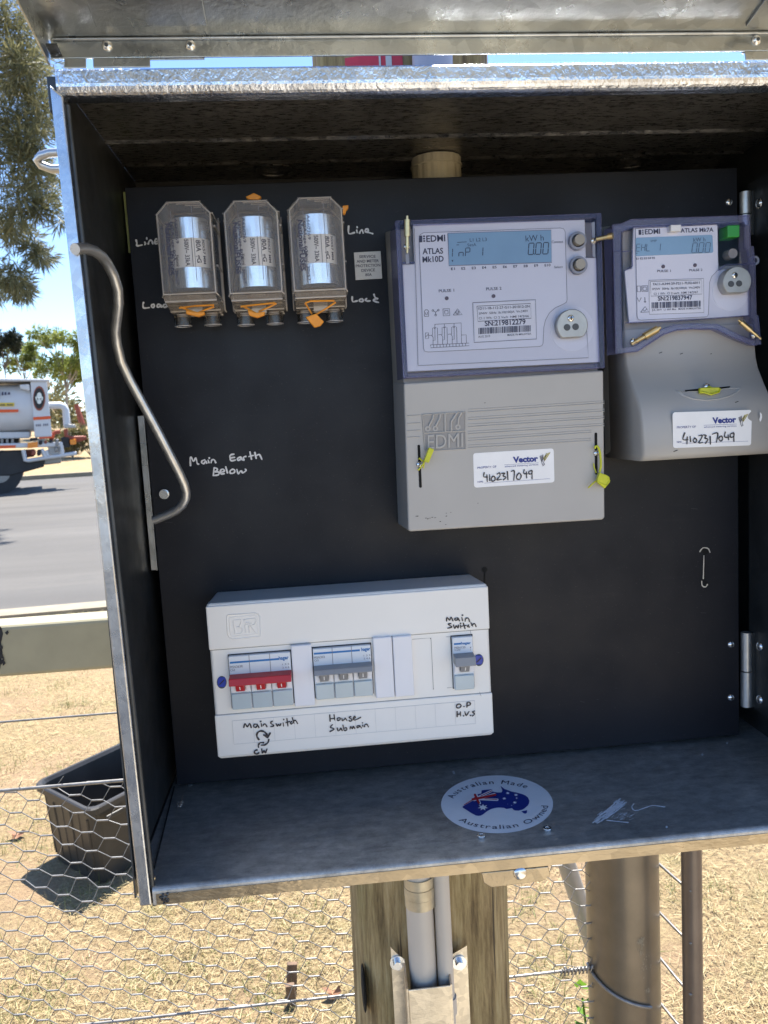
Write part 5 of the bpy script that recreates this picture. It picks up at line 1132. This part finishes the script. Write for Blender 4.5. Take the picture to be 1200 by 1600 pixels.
mb.box(C5.w((126, 300)).x, C5.w((186, 300)).x, YT_+.002, YT_+.0035, C5.w((150, 300)).z, C5.w((150, 298)).z+.001)
mb.build('cover_edge', M['violet'], cvr)
MB().box(C5.w((124, 200)).x, C5.w((184, 200)).x, -.060, -.058, C5.w((150, 305)).z, z1_-.004).build('pin_recess', M['beige'], m1)
MB().box(C5.w((1057, 200)).x, C5.w((1110, 200)).x, -.060, -.058, C5.w((1080, 268)).z, z1_-.004).build('pin_recess', M['beige'], m1)
Cp_ = Crop(590, 320, 3.243, Y=YT_-.001)
mb = MB(); Cp_.poly(mb, [(1084, 90), (1100, 86), (1104, 268), (1090, 262)], .0); mb.build('pin_slot', M['lcdframe'], cvr); mb = MB(); Cp_.poly(mb, [(140, 225), (158, 225), (160, 300), (144, 300)], .0); mb.build('pin_slot', M['lcdframe'], cvr)
screw(Cp_.w((148, 213)), .0028, cvr); screw(Cp_.w((1093, 183)), .0028, cvr)
mb = MB(); pin(mb, Cp_.w((147, 62), .004), Cp_.w((148, 248), .003), .0025); mb.build('sealing_pin', M['brass'], cvr)
q = Cp_.w((1100, 180), .004); mb = MB(); mb.tube([q, q+Vector((.008, -.004, .0008))], .0018, 10); mb.ring(q+Vector((.0085, -.0045, .0010)), (.8, -.6, 0), .0012, .0026, .004, 18); mb.build('sealing_pin', M['brass'], cvr)
mb = MB()
for p in ((165, 822), (172, 822), (215, 832), (225, 836), (237, 832), (248, 828), (262, 830), (322, 806), (345, 802), (322, 822), (290, 850), (318, 866), (522, 232), (487, 755)): C7.strokes(mb, [[p, (p[0]+random.uniform(3, 9), p[1]-random.uniform(0, 2))]], random.uniform(1.5, 3.5), .0003)
mb.build('scuff', M['tdark'], tc1)

# the smaller meter
m2 = thing('electricity_meter', 'smaller narrower electricity meter with an arched clear cover at the right of the board', 'meter', (.205, 0, .012), 'electricity meters')
MB().loft([[(.1515, -.044, .030), (.268, -.044, .030), (.268, -.044, .214), (.1515, -.044, .214)], [(.1475, -.004, .016), (.281, -.004, .016), (.281, -.004, .226), (.1475, -.004, .226)], [(.147, 0, .016), (.2815, 0, .016), (.2815, 0, .227), (.147, 0, .227)]]).build('base', M['beige'], m2, .001)
prof2 = [(.128, -.0465), (.1075, -.0470), (.098, -.0490), (.088, -.0535), (.076, -.0630), (.066, -.0715), (.056, -.0765), (.044, -.0790), (.028, -.0800), (.0190, -.0795), (.0150, -.0775), (.0130, -.0740)]
xs2 = [(.1505, .2720), (.1508, .2718), (.1510, .2716), (.1513, .2713), (.1517, .2708), (.1521, .2704), (.1524, .2701), (.1526, .2699), (.1528, .2697), (.1530, .2695), (.1532, .2693), (.1536, .2690)]
ZJ = .128
rings = []
for (z, y), (a_, b_) in zip(prof2, xs2): rings.append([(.1478, -.003, z), (a_-.001, y+.004, z), (a_+.0003, y+.0012, z), (a_+.0016, y, z), (b_-.0016, y, z), (b_-.0003, y+.0012, z), (b_+.001, y+.004, z), (.2805, -.003, z)])
tc2 = MB().loft(rings, True, True).build('terminal_cover', M['grey'], m2)
C8 = Crop(920, 530, 4.286, Y=-.0765)
# handle scoop: a shallow moulded crescent
mb = MB(); A8 = [(572, 340), (640, 348), (740, 345), (850, 335), (960, 320), (1030, 318), (1010, 350), (950, 385), (870, 408), (780, 416), (690, 405), (620, 378)]
def onprof(p):
    lo, hi = -.085, -.045; q = None
    for it in range(40):
        y = (lo+hi)/2; q = P(*C8.px(p), Y=y); yp = np.interp(q.z, [a_[0] for a_ in prof2][::-1], [a_[1] for a_ in prof2][::-1])
        if y < yp: lo = y
        else: hi = y
    return q
cc = (800, 360); rim = [onprof(p) for p in A8]; inn = [onprof((cc[0]+(p[0]-cc[0])*.86, cc[1]+(p[1]-cc[1])*.72))+Vector((0, -.0005, 0)) for p in A8]
mid = [a_.lerp(b_, .5)+Vector((0, -.0011, 0)) for a_, b_ in zip(rim, inn)]
mb.loft([[q+Vector((0, .0004, 0)) for q in rim], mid, [q+Vector((0, .0002, 0)) for q in inn]], False, True); mb.build('finger_grip', M['grey'], tc2)
mb = MB(); a_ = [onprof(p)+Vector((0, -.0006, 0)) for p in [(640, 340), (740, 332), (850, 324), (945, 314), (940, 328), (850, 337), (740, 345), (645, 352)]]; mb.sheet(a_); ss = mb.build('screw_slot', M['hole'], tc2)
screw(onprof((788, 318))+Vector((0, -.0008, 0)), .0030, ss)
a_, b_ = onprof((722, 346))+Vector((0, -.004, 0)), onprof((858, 342))+Vector((0, -.004, 0)); d_ = b_-a_; mb = MB(); mb.obox((a_+b_)/2, d_, (0, 1, 0), d_.cross(Vector((0, 1, 0))), d_.length*.95, .004, .0050)
s3 = mb.build('seal_tag', M['lime'], tc2, .0007, label='lime plastic seal tag lying across the finger grip')
mb = MB(); mb.tube([onprof(p)+Vector((0, -.0055, 0)) for p in [(735, 352), (800, 372), (850, 355), (858, 335)]], .0008, 6); mb.tube([onprof(p)+Vector((0, -.004, 0)) for p in [(770, 330), (790, 318), (820, 330)]], .0007, 6); mb.build('strap', M['lime'], s3)
Cn2 = Crop(1045, 635, 8, Y=-.0802)
ps2 = property_sticker(tc2, Cn2, [(45, 110), (50, 88), (70, 74), (1000, 44), (1020, 48), (1027, 62), (1000, 92), (984, 122), (986, 148), (1002, 164), (1034, 184), (1027, 460), (1018, 480), (1000, 488), (85, 520), (62, 514), (52, 498)], [[(195, 330), (172, 412), (232, 416)], [(226, 380), (222, 467)], [(262, 375), (268, 442)], [(320, 395), (300, 425), (320, 452), (345, 425), (322, 395)], [(370, 367), (410, 360), (402, 400), (368, 455), (418, 450)], [(428, 357), (462, 365), (445, 395), (482, 412), (452, 462)], [(510, 375), (515, 472)], [(538, 347), (606, 335), (590, 447)], [(640, 370), (620, 400), (640, 432), (668, 410), (657, 375), (640, 370)], [(700, 320), (693, 382), (747, 382)], [(735, 355), (742, 417)], [(805, 330), (763, 347), (770, 387), (806, 372), (806, 332), (808, 438)]],
    (543, 212, 840, 196, 68), (98, 276, 335, 266, 26), (437, 268, 842, 252, 20), [(433, 236), (845, 220)], (98, 458, 160, 456, 24), [(165, 462), (985, 434)], (868, 94, 115), 15)
mb = MB(); Cn2.poly(mb, [(1135, 70), (1160, 95), (1165, 130), (1155, 170), (1140, 196), (1128, 165), (1138, 130)], .0003); mb.build('sticker_scrap', M['paper'], tc2)
mb = MB(); C8b = Crop(920, 530, 4.286, Y=-.049)
for p in ((480, 90), (620, 97), (818, 98), (990, 420), (580, 748)):
    q = onprof(p); mb.obox(q+Vector((0, -.0002, 0)), (1, 0, .3), (0, 1, 0), (-.3, 0, 1), random.uniform(.0012, .004), .0002, .0006)
mb.build('scuff', M['tdark'], tc2)
# clear arched cover
YV = -.0560
C6 = Crop(920, 320, 4.286, Y=YV)
outl = [(160, 135), (215, 130), (280, 100), (1075, 72), (1080, 280), (1100, 280), (1112, 400), (1118, 740), (1132, 742), (1150, 935), (1095, 940), (960, 885), (850, 832), (700, 828), (590, 838), (500, 868), (325, 980), (180, 998), (172, 600)]
outr = [C6.w(p) for p in outl]
mb = MB()
def bar(a_, b_, w_, y0, y1):
    a_, b_ = Vector(a_), Vector(b_); d_ = b_-a_; n_ = Vector((-d_.z, 0, d_.x)).normalized()*w_
    pts = [a_, b_, b_+n_, a_+n_]; mb.prism(pts, y0, y1)
inner = [(215, 185), (235, 175), (300, 148), (1040, 118), (1045, 290), (1062, 300), (1075, 410), (1082, 752), (1100, 770), (1118, 905), (1100, 912), (985, 862), (862, 802), (700, 796), (570, 806), (480, 838), (310, 946), (222, 962), (215, 600)]
innr = [C6.w(p) for p in inner]
mb = MB(); n = len(outr)
mb.loft([[Vector((p.x, YV, p.z)) for p in outr], [Vector((p.x, YV, p.z)) for p in innr], [Vector((p.x, -.034, p.z)) for p in innr], [Vector((p.x, -.034, p.z)) for p in outr], [Vector((p.x, YV, p.z)) for p in outr]], False)
cv2 = mb.build('clear_cover', M['violetlight'], m2)
mb = MB(); mb.sheet([Vector((p.x, YV-.0006, p.z)) for p in outr]); mb.build('pane', M['violetpane'], cv2)
mb = MB(); q = [Vector((p.x, YV-.0002, p.z)) for p in outr]; mb.tube(q+[q[0]], .0007, 6); q = [Vector((p.x, YV-.0002, p.z)) for p in innr]; mb.tube(q+[q[0]], .0004, 6)
mb.tube([C6.w(p) for p in [(215, 315), (290, 308), (292, 410), (240, 440)]], .0006, 6); mb.tube([C6.w(p) for p in [(868, 440), (915, 402), (1110, 396)]], .0006, 6); mb.tube([C6.w(p) for p in [(245, 790), (560, 780), (1080, 742)]], .0006, 6)
mb.tube([C6.w(p) for p in [(165, 315), (215, 310)]], .0006, 6); mb.build('cover_edge', M['violet'], cv2)
YFc = -.0520; C6f = Crop(920, 320, 4.286, Y=YFc)
f2 = MB().prism([C6f.w(p) for p in [(300, 150), (860, 128), (872, 440), (905, 432), (1070, 440), (1075, 742), (270, 790), (240, 440), (290, 425)]], YFc, YFc+.003).build('faceplate', M['face'], m2, .0005)
C6s = Crop(920, 320, 4.286, Y=YFc-.0007)
shp = [(312, 160), (850, 132), (862, 140), (866, 432), (850, 452), (822, 480), (808, 520), (800, 735), (790, 750), (350, 772), (332, 768), (324, 752)]
MB().prism([C6s.w(p) for p in shp], YFc-.0007, YFc).build('label_sheet', M['sheetw'], f2)
mb = MB(); C6s.strokes(mb, [shp+[shp[0]]], 2.6, .0002, False); mb.build('outline', M['greyprint'], f2)
MB().prism([C6f.w(p) for p in [(880, 110), (1040, 104), (1040, 395), (880, 400)]], -.044, -.042).build('side_recess', M['lcdframe'], m2)
ld2 = MB().prism([C6s.w(p) for p in rrect([(312, 222), (826, 202), (832, 322), (314, 345)], 14)], YFc-.0013, YFc-.0007).build('display', M['lcd'], m2)
C6d = Crop(920, 320, 4.286, Y=YFc-.0013); mb = MB()
seg7(C6d, mb, 'EHL 1', 316, 312, 24, 48, .10, 3.8, 34, -.03); seg7(C6d, mb, '000', 688, 322, 30, 66, .14, 4.2, 44, -.03); C6d.disc(mb, (724, 320), 3, .0004, 8)
C6d.text(mb, 'kW h', 700, 248, 780, 244, 26); C6d.text(mb, 'IMP', 415, 250, 455, 248, 14); C6d.poly(mb, [(316, 322), (326, 321), (321, 332)], .0003)
mb.build('digits', simple('pale lcd segments', (.07, .11, .16), .3, 0, .05, 60), ld2)
mb = MB(); X = C6s.text
X(mb, 'EDMI', 375, 198, 477, 193, 32, .022); X(mb, 'ATLAS Mk7A', 614, 186, 834, 180, 27, .018)
for a_ in ([(332, 168), (350, 167), (351, 201), (333, 202)], [(355, 167), (366, 167), (366, 175), (355, 175)], [(355, 180), (366, 179), (366, 187), (355, 188)], [(356, 193), (367, 192), (367, 200), (356, 201)]): C6s.poly(mb, a_, .0003)
X(mb, 'E1 E2 E3 E4 E5', 318, 368, 442, 362, 13, .01); X(mb, 'PULSE 1', 458, 452, 548, 450, 15, .01); X(mb, 'PULSE 2', 672, 446, 760, 443, 15, .01)
C6s.strokes(mb, [[(322, 545), (345, 544), (346, 582), (324, 583), (322, 545)], [(353, 544), (392, 542), (394, 580), (355, 582), (353, 544)], [(361, 552), (384, 551), (385, 573), (363, 574), (361, 552)], [(322, 622), (336, 650), (350, 622)], [(374, 620), (376, 655)], [(368, 650), (382, 650)], [(346, 720), (376, 682), (402, 718), (346, 720)], [(362, 704), (374, 712), (388, 696)]], 3.6, .0003, False)
mb.build('print', M['print'], f2)
rl2 = MB().prism([C6s.w(p) for p in [(402, 506), (768, 494), (770, 722), (406, 734)]], YFc-.0010, YFc-.0007).build('rating_label', M['paper'], f2)
C6r = Crop(920, 320, 4.286, Y=YFc-.0010); mb = MB(); X = C6r.text
C6r.strokes(mb, [[(412, 514), (754, 503), (757, 598), (416, 612), (412, 514)], [(402, 506), (768, 494), (770, 722), (406, 734), (402, 506)]], 2.4, .0002, False)
X(mb, '7A11-A344-29-F211-7L02-6011', 428, 540, 742, 529, 15, .014); X(mb, '1P2W  50Hz  Ib:10(100)A  Vn:240V', 424, 572, 746, 560, 14, .005); X(mb, 'CI 1 Wh  CI 2 varh  NMI 14/2/67', 434, 604, 730, 592, 14, .005)
X(mb, 'SN:219837947', 462, 642, 693, 634, 28, .022); X(mb, 'JUL 2019   L1 60A Max   MADE IN MALAYSIA', 422, 711, 750, 698, 12, .004); barcode(C6r, mb, 420, 654, 748, 642, 40, 100, 9); mb.build('print', M['print'], rl2)
for c in ((497, 414), (710, 405)):
    q = C6s.w(c); MB().cyl(q, q+Vector((0, -.0006, 0)), .0016, 20).build('pulse_led', M['led'], f2)
q0, q1 = C6.w((915, 225)), C6.w((995, 140)); MB().box(q0.x, q1.x, -.060, -.042, q0.z, q1.z).build('button', M['green'], m2, .0008, label='green push button')
q = C6f.w((958, 328)); MB().cyl(q+Vector((0, .008, 0)), q+Vector((0, -.002, 0)), .0046, 24, .0042).build('button', M['button'], m2, .0005)
q0, q1 = C6.w((536, 185)), C6.w((606, 138)); MB().box(q0.x, q1.x, YV-.004, -.050, q0.z, q1.z).build('latch', M['blank'], cv2, .0006)
q = C6f.w((950, 580)); MB().ring(q, (0, -1, 0), .0002, .0168, .0005, 48).build('port_ring', M['sheetw'], f2)
port(None, Crop(920, 320, 4.286, Y=-.0560), m2, 98, 968, 522, ((952, 530), (1006, 527)), (978, 472), -.0500)
C6p = Crop(920, 320, 4.286, Y=YV-.002)
screw(C6p.w((298, 915)), .0030, cv2); screw(C6p.w((1108, 876)), .0026, cv2)
mb = MB(); pin(mb, C6p.w((470, 824), .003), C6p.w((275, 935), .003), .0033); mb.build('sealing_pin', M['brass'], cv2)
mb = MB(); pin(mb, C6p.w((990, 774), .003), C6p.w((1140, 900), .003), .0024); mb.build('sealing_pin', M['brass'], cv2)
q = C6p.w((1122, 370)); MB().ring(q+Vector((0, .006, 0)), (0, -1, 0), .0022, .0040, .004, 20).build('cover_lug', M['lcdframe'], cv2)

# ------------------------------------------------------------------ distribution board
YE = -.0650
db = thing('distribution_board', 'white plastic switch enclosure with a red and a grey main switch, hand labelled in black', 'distribution board', (-.108, 0, -.228))
ex0, ex1, ez0, ez1 = -.2304, .0149, -.2268, -.0872
en = MB().loft([[(ex0, YE, ez0), (ex1, YE, ez0), (ex1, YE, ez1), (ex0, YE, ez1)], [(ex0+.001, 0, ez0-.001), (ex1-.0025, 0, ez0-.001), (ex1-.0025, 0, ez1-.0035), (ex0+.001, 0, ez1-.0035)]]).build('enclosure', M['white'], db, .0028, seg=3)
CA = Crop(310, 880, 4.8, Y=YE); CB = Crop(540, 880, 4.8, Y=YE)
zA = (CA.w((75, 655)).z+CB.w((1050, 490)).z)/2; zB = (CA.w((115, 1148)).z+CB.w((1085, 965)).z)/2
MB().box(ex0-.0002, ex1+.0002, YE-.0013, YE+.02, zA, ez1-.0022).build('cover_band', M['white'], en, .0010)
MB().box(ex0-.0002, ex1+.0002, YE-.0010, YE+.02, ez0+.0024, zB).build('cover_band', M['white'], en, .0010)
mb = MB(); mb.box(ex0+.0004, ex1-.0004, YE-.00022, YE, zA-.0006, zA); mb.box(ex0+.0004, ex1-.0004, YE-.00022, YE, zB, zB+.0005); mb.build('parting_shadow_line', simple('shadow gap', (.25, .25, .25), .7, 0, .02, 20), en)
# moulded emblem at the top left
CAe = Crop(310, 880, 4.8, Y=YE-.0013); mb = MB()
e0 = [(213, 400), (222, 388), (425, 374), (450, 382), (465, 405), (467, 540), (458, 550), (262, 570), (232, 555), (220, 530)]
mb.tube([CAe.w(p) for p in e0+[e0[0]]], .00055, 6); e1_ = [(233, 408), (425, 390), (442, 402), (448, 530), (255, 550), (240, 535)]; mb.tube([CAe.w(p) for p in e1_+[e1_[0]]], .0004, 6)
for l in ([(262, 430), (278, 532)], [(262, 430), (318, 424), (322, 445), (306, 478), (330, 490), (332, 512), (318, 528), (278, 532)], [(290, 478), (306, 478)], [(340, 424), (425, 414), (432, 440), (420, 462), (390, 466), (432, 520)], [(352, 448), (396, 443), (396, 456), (352, 462)], [(352, 462), (358, 524)], [(340, 424), (352, 448)], [(390, 466), (380, 470), (384, 520)]): mb.tube([CAe.w(p) for p in l], .0006, 6)
mb.build('emblem', M['white'], en, label='moulded letters in a rounded square')
# circuit switches
def brk(crop, x0, x1, ztop, ztog0, ztog1, ztip, zlow, zbot, n, tog, name, rise, stripe, brand, model, label, sx):
    """all arguments in close-up pixels; n poles"""
    Yb = YE-.0045; cb = Crop(crop.x0, crop.y0, crop.k, Y=Yb)
    W = lambda x, y, yy=None: P(*crop.px((x, y+rise*(x-x0))), Y=Yb if yy is None else yy)
    a_, b_, c_, d_ = W(x0, ztop), W(x1, ztop), W(x1+sx, zbot), W(x0+sx, zbot)
    xa, xb, zt2, zb2 = (a_.x+d_.x)/2, (b_.x+c_.x)/2, (a_.z+b_.z)/2, (c_.z+d_.z)/2
    r_ = MB().box(xa, xb, Yb, YE+.03, zb2, zt2).build('main_switch', M['breaker'], db, .0006, label=label)
    MB().box(xa-.0008, xb+.0008, YE-.00025, YE+.01, zb2-.0006, zt2+.0010).build('recess', M['brkgap'], r_)
    cz = lambda y: (W(x0, y).z+W(x1, y).z)/2
    t0, t1, tp, zl = cz(ztog0), cz(ztog1), cz(ztip), cz(zlow)
    mb = MB()
    for i in range(1, n): x = xa+(xb-xa)*i/n; mb.box(x-.0002, x+.0002, Yb-.0003, Yb+.002, zb2, zt2)
    if n > 1: mb.build('pole_gap', M['greyprint'], r_)
    pw = (xb-xa)/n
    for i in range(n):
        x = xa+pw*i
        MB().loft([[(x+.0005, Yb-.0008, zb2-.0006), (x+pw-.0005, Yb-.0008, zb2-.0006), (x+pw-.0005, Yb-.0022, zl-.003), (x+.0005, Yb-.0022, zl-.003)], [(x+.0005, Yb+.006, zb2-.0006), (x+pw-.0005, Yb+.006, zb2-.0006), (x+pw-.0005, Yb+.006, zl-.0005), (x+.0005, Yb+.006, zl-.0005)]]).build('terminal_shield', M['terminal'], r_, .0006)
        MB().box(x+.0004, x+pw*.27, Yb-.0035, Yb+.001, tp-.0012, t1+.001).build('cheek', M['blank'], r_, .0006)
        MB().box(x+pw*.73, x+pw-.0004, Yb-.0035, Yb+.001, tp-.0012, t1+.001).build('cheek', M['blank'], r_, .0006)
    tg = MB(); tg.loft([[(xa, Yb-.0105, t0-.0012), (xb, Yb-.0105, t0-.0012), (xb, Yb-.0125, t1), (xa, Yb-.0125, t1)], [(xa, Yb, t0), (xb, Yb, t0), (xb, Yb, t1+.0006), (xa, Yb, t1+.0006)]])
    to = tg.build('toggle', M[tog], r_, .0006)
    for i in range(n):
        x = xa+pw*i; MB().loft([[(x+pw*.29, Yb-.0110, t1), (x+pw*.71, Yb-.0110, t1), (x+pw*.71, Yb-.0060, tp), (x+pw*.29, Yb-.0060, tp)], [(x+pw*.29, Yb-.004, t1), (x+pw*.71, Yb-.004, t1), (x+pw*.71, Yb-.001, tp), (x+pw*.29, Yb-.001, tp)]]).build('toggle_tongue', M[tog], to, .0004)
        m_ = x+pw*.5; z_a, z_b = t1-.2*(t1-tp), tp+.25*(t1-tp); ya = Yb-.0110+.0050*.2-.0003; ybb = Yb-.0110+.0050*.75-.0003
        MB().sheet([(m_-.0004, ya, z_a), (m_+.0004, ya, z_a), (m_+.0004, ybb, z_b), (m_-.0004, ybb, z_b)]).build('on_mark', M['paper'], to)
    s0, s1, sxa, sxb = stripe
    MB().box(W(sxa, s0).x, W(sxb, s0).x, Yb-.0002, Yb+.0005, cz(s1), cz(s0)).build('stripe', M['blue'], r_)
    mb = MB(); bx0, bx1, by, bh = brand
    cb.text(mb, 'hager', bx0, by+rise*(bx0-x0), bx1, by+rise*(bx1-x0), bh, .03, .0003); mb.build('brand', M['blue'], r_)
    mb = MB()
    for t, u0, u1, yb_, h_ in model: cb.text(mb, t, u0, yb_+rise*(u0-x0), u1, yb_+rise*(u1-x0), h_, 0, .0003)
    mb.build('print', M['greyprint'], r_); return r_
brk(CA, 228, 690, 706, 838, 898, 955, 960, 1100, 3, 'red', 'x', -.093, (744, 758, 236, 602), (604, 678, 760, 26), (('MSN363R', 238, 335, 790, 18), ('C63', 240, 275, 812, 16), ('1 3 5', 630, 682, 802, 12), ('2 4 6', 630, 682, 826, 12)), 'red three pole main switch', 22)
CD = Crop(480, 990, 4.8, Y=YE); ox, oy = (480-310)*4.8, (990-880)*4.8
brk(CD, 862-ox, 1294-ox, 650-oy, 772-oy, 820-oy, 882-oy, 888-oy, 1024-oy, 3, 'tgrey', 'x', -.093, (676-oy, 690-oy, 866-ox, 1210-ox), (1222-ox, 1290-ox, 692-oy, 24), (('MSN303', 868-ox, 948-ox, 718-oy, 17), ('C63', 870-ox, 902-ox, 738-oy, 15), ('1 3 5', 1240-ox, 1290-ox, 734-oy, 12), ('2 4 6', 1240-ox, 1290-ox, 756-oy, 12)), 'grey three pole main switch', 14)
CE = Crop(690, 950, 8.886, Y=YE)
brk(CE, 148, 430, 412, 628, 765, 868, 890, 1130, 1, 'tgrey', 'x', -.05, (488, 512, 170, 268), (272, 405, 512, 34), (('MSN120', 180, 330, 566, 26), ('C20', 180, 260, 594, 24), ('1', 396, 408, 570, 18), ('2', 396, 408, 600, 18)), 'single pole grey switch', 30)
def blank(pts, crop, name='blanking_plate', d=.005, mat='blank'):
    q = [P(*crop.px(p), Y=YE-d) for p in pts]; xa, xb = (q[0].x+q[3].x)/2, (q[1].x+q[2].x)/2; za, zb2 = (q[2].z+q[3].z)/2, (q[0].z+q[1].z)/2
    return MB().box(xa, xb, YE-d, YE+.01, za, zb2).build(name, M[mat], db, .0009)
blank([(695, 622), (848, 608), (875, 1066), (722, 1080)], CA)
blank([(203, 562), (345, 552), (370, 1005), (230, 1018)], CB); blank([(350, 552), (495, 543), (518, 996), (376, 1005)], CB)
mb = MB()
for l in ([(500, 570), (640, 560), (658, 942)], [(755, 552), (940, 546)], [(785, 556), (806, 930), (762, 934)]): CB.strokes(mb, [l], 3, .0003, False)
for p in ((658, 942), (636, 564)): CB.disc(mb, p, 4, .0005, 8)
CB.strokes(mb, [[(935, 500), (938, 548)], [(1003, 962), (1014, 994)]], 2.5, .0012, False)
mb.build('knockout_shadow_line', simple('fine shadow line', (.20, .20, .21), .6, 0, .05, 20), en)
mb = MB(); CBs = Crop(540, 880, 4.8, Y=YE-.0002)
for crop, c, rx, ry in ((CA, (175, 893), 32, 42), (CB, (1000, 726), 30, 40)):
    cc_ = Crop(crop.x0, crop.y0, crop.k, Y=YE-.0015)
    sx_ = MB().prism([cc_.w((c[0]+rx*math.cos(t), c[1]+max(-ry*.86, min(ry*.86, ry*math.sin(t)*1.12)))) for t in np.linspace(0, 2*math.pi, 28, endpoint=False)], YE-.0015, YE+.002).build('cover_screw', M['screwblue'], db, .0003)
    mb = MB(); cc_.strokes(mb, [[(c[0]-16, c[1]+16), (c[0]+16, c[1]-16)]], 8, .0004, False); mb.build('slot', M['black_ink'], sx_)
    mb = MB(); c3 = Crop(crop.x0, crop.y0, crop.k, Y=YE-.0001); c3.poly(mb, [(c[0]+(rx+5)*math.cos(t), c[1]+(ry+5)*math.sin(t)) for t in np.linspace(0, 2*math.pi, 24, endpoint=False)], .0002); mb.build('screw_well', simple('well', (.06, .08, .10), .6, 0, .1, 50), sx_)
# label strip with cells
YS = YE-.0010; CAs = Crop(310, 880, 4.8, Y=YS); CBs = Crop(540, 880, 4.8, Y=YS)
q = [CAs.w((255, 1190)), CBs.w((965, 1024)), CBs.w((975, 1192)), CAs.w((268, 1364))]
lsx0, lsx1, lsz1, lsz0 = (q[0].x+q[3].x)/2, (q[1].x+q[2].x)/2, (q[0].z+q[1].z)/2, (q[2].z+q[3].z)/2
ls = MB().box(lsx0, lsx1, YS-.0003, YS+.0005, lsz0, lsz1).build('label_strip', simple('label strip', (.82, .80, .77), .3, 0, .02, 30), db)
mb = MB(); n = 12
for i in range(n+1): x = lsx0+(lsx1-lsx0)*i/n; mb.box(x-.00012, x+.00012, YS-.0005, YS-.0002, lsz0, lsz1)
mb.box(lsx0, lsx1, YS-.0005, YS-.0002, lsz1, lsz1+.0003); mb.box(lsx0, lsx1, YS-.0005, YS-.0002, lsz0-.0003, lsz0); mb.build('cell_lines', simple('cell lines', (.60, .60, .60), .5, 0, .02, 30), ls)
YH = YS-.0006
h4 = Crop(370, 1105, 10.909, Y=YH)
hand(h4, [[(120, 345), (140, 275), (180, 332), (220, 275), (247, 347)], [(350, 290), (300, 290), (290, 332), (330, 340), (352, 300), (378, 347)], [(415, 270), (426, 325)], [(398, 243), (415, 237)], [(450, 312), (460, 290), (487, 285), (515, 332)], [(610, 235), (575, 265), (632, 312), (578, 330)], [(670, 280), (690, 322), (710, 290), (735, 312), (752, 275)], [(790, 265), (798, 320)], [(797, 202), (803, 212)], [(853, 190), (872, 318)], [(836, 262), (900, 240)], [(938, 240), (912, 260), (930, 282), (958, 262)], [(945, 175), (976, 272)], [(962, 240), (1000, 222), (1036, 276)]], 21, db, M['black_ink'], label='black handwritten Main Switch under the red switch')
mb = MB(); h4.strokes(mb, [[(378, 550), (346, 505), (345, 450), (388, 408), (450, 408), (498, 442), (522, 485)]], 29, .0004); h4.strokes(mb, [[(460, 465), (525, 512)], [(570, 435), (525, 512)], [(505, 465), (530, 500)]], 30, .0008, False)
h4.strokes(mb, [[(545, 545), (532, 600), (480, 640), (420, 645)], [(370, 682), (370, 640), (400, 605), (460, 602)]], 25, .0004); h4.strokes(mb, [[(350, 727), (312, 737), (302, 775), (340, 796), (378, 772)], [(425, 710), (436, 777), (465, 737), (487, 772), (515, 710)]], 25, .0004)
mb.build('handwriting', M['black_ink'], db, label='black drawn curved arrows over the letters CW')
hand(Crop(500, 1105, 12, Y=YH), [[(183, 140), (191, 262)], [(262, 138), (277, 237)], [(190, 217), (275, 206)], [(350, 195), (320, 215), (335, 247), (376, 230), (376, 200), (350, 195)], [(410, 205), (420, 247), (460, 225), (470, 202), (505, 247)], [(580, 173), (545, 190), (602, 232), (562, 265), (545, 243)], [(630, 210), (665, 190), (640, 170), (625, 215), (660, 237), (762, 188)], [(235, 323), (195, 375), (267, 405), (183, 456)], [(320, 385), (340, 442), (380, 410), (388, 385), (418, 437)], [(430, 333), (455, 430), (502, 420), (495, 385), (455, 390)], [(563, 407), (575, 360), (606, 402), (627, 355), (652, 397)], [(740, 345), (695, 350), (700, 382), (735, 365), (745, 345), (778, 387)], [(800, 330), (806, 365)], [(790, 292), (800, 290)], [(835, 365), (845, 325), (880, 320), (908, 367)]], 22, db, M['black_ink'], label='black handwritten House Submain under the grey switch')
h6 = Crop(690, 950, 8.886, Y=YE-.0014)
hand(h6, [[(68, 180), (75, 128), (110, 167), (130, 125), (157, 177)], [(220, 135), (185, 145), (190, 172), (220, 160), (225, 135), (247, 177)], [(280, 130), (291, 175)], [(282, 98), (296, 98)], [(325, 182), (335, 145), (370, 140), (387, 187)], [(130, 215), (90, 225), (142, 262), (83, 280)], [(165, 235), (180, 282), (205, 245), (225, 277), (236, 235)], [(260, 235), (266, 277)], [(256, 212), (268, 212)], [(300, 208), (325, 287)], [(278, 252), (340, 240)], [(375, 235), (355, 255), (387, 263)], [(405, 203), (432, 252)], [(415, 240), (455, 215), (477, 257)]], 17, db, M['black_ink'], label='black handwritten Main Switch above the single switch')
hand(Crop(690, 950, 8.886, Y=YH), [[(235, 1332), (207, 1352), (210, 1380), (245, 1385), (268, 1360), (262, 1338), (235, 1332)], [(305, 1366), (315, 1366)], [(350, 1378), (356, 1312), (392, 1312), (396, 1342), (355, 1355)], [(215, 1435), (215, 1508)], [(260, 1440), (263, 1497)], [(215, 1477), (262, 1468)], [(300, 1495), (310, 1495)], [(322, 1440), (342, 1490), (380, 1435)], [(395, 1490), (405, 1490)], [(457, 1428), (428, 1440), (456, 1470), (425, 1497)]], 17, db, M['black_ink'], label='black handwritten O.P H.W.S in the last cell')
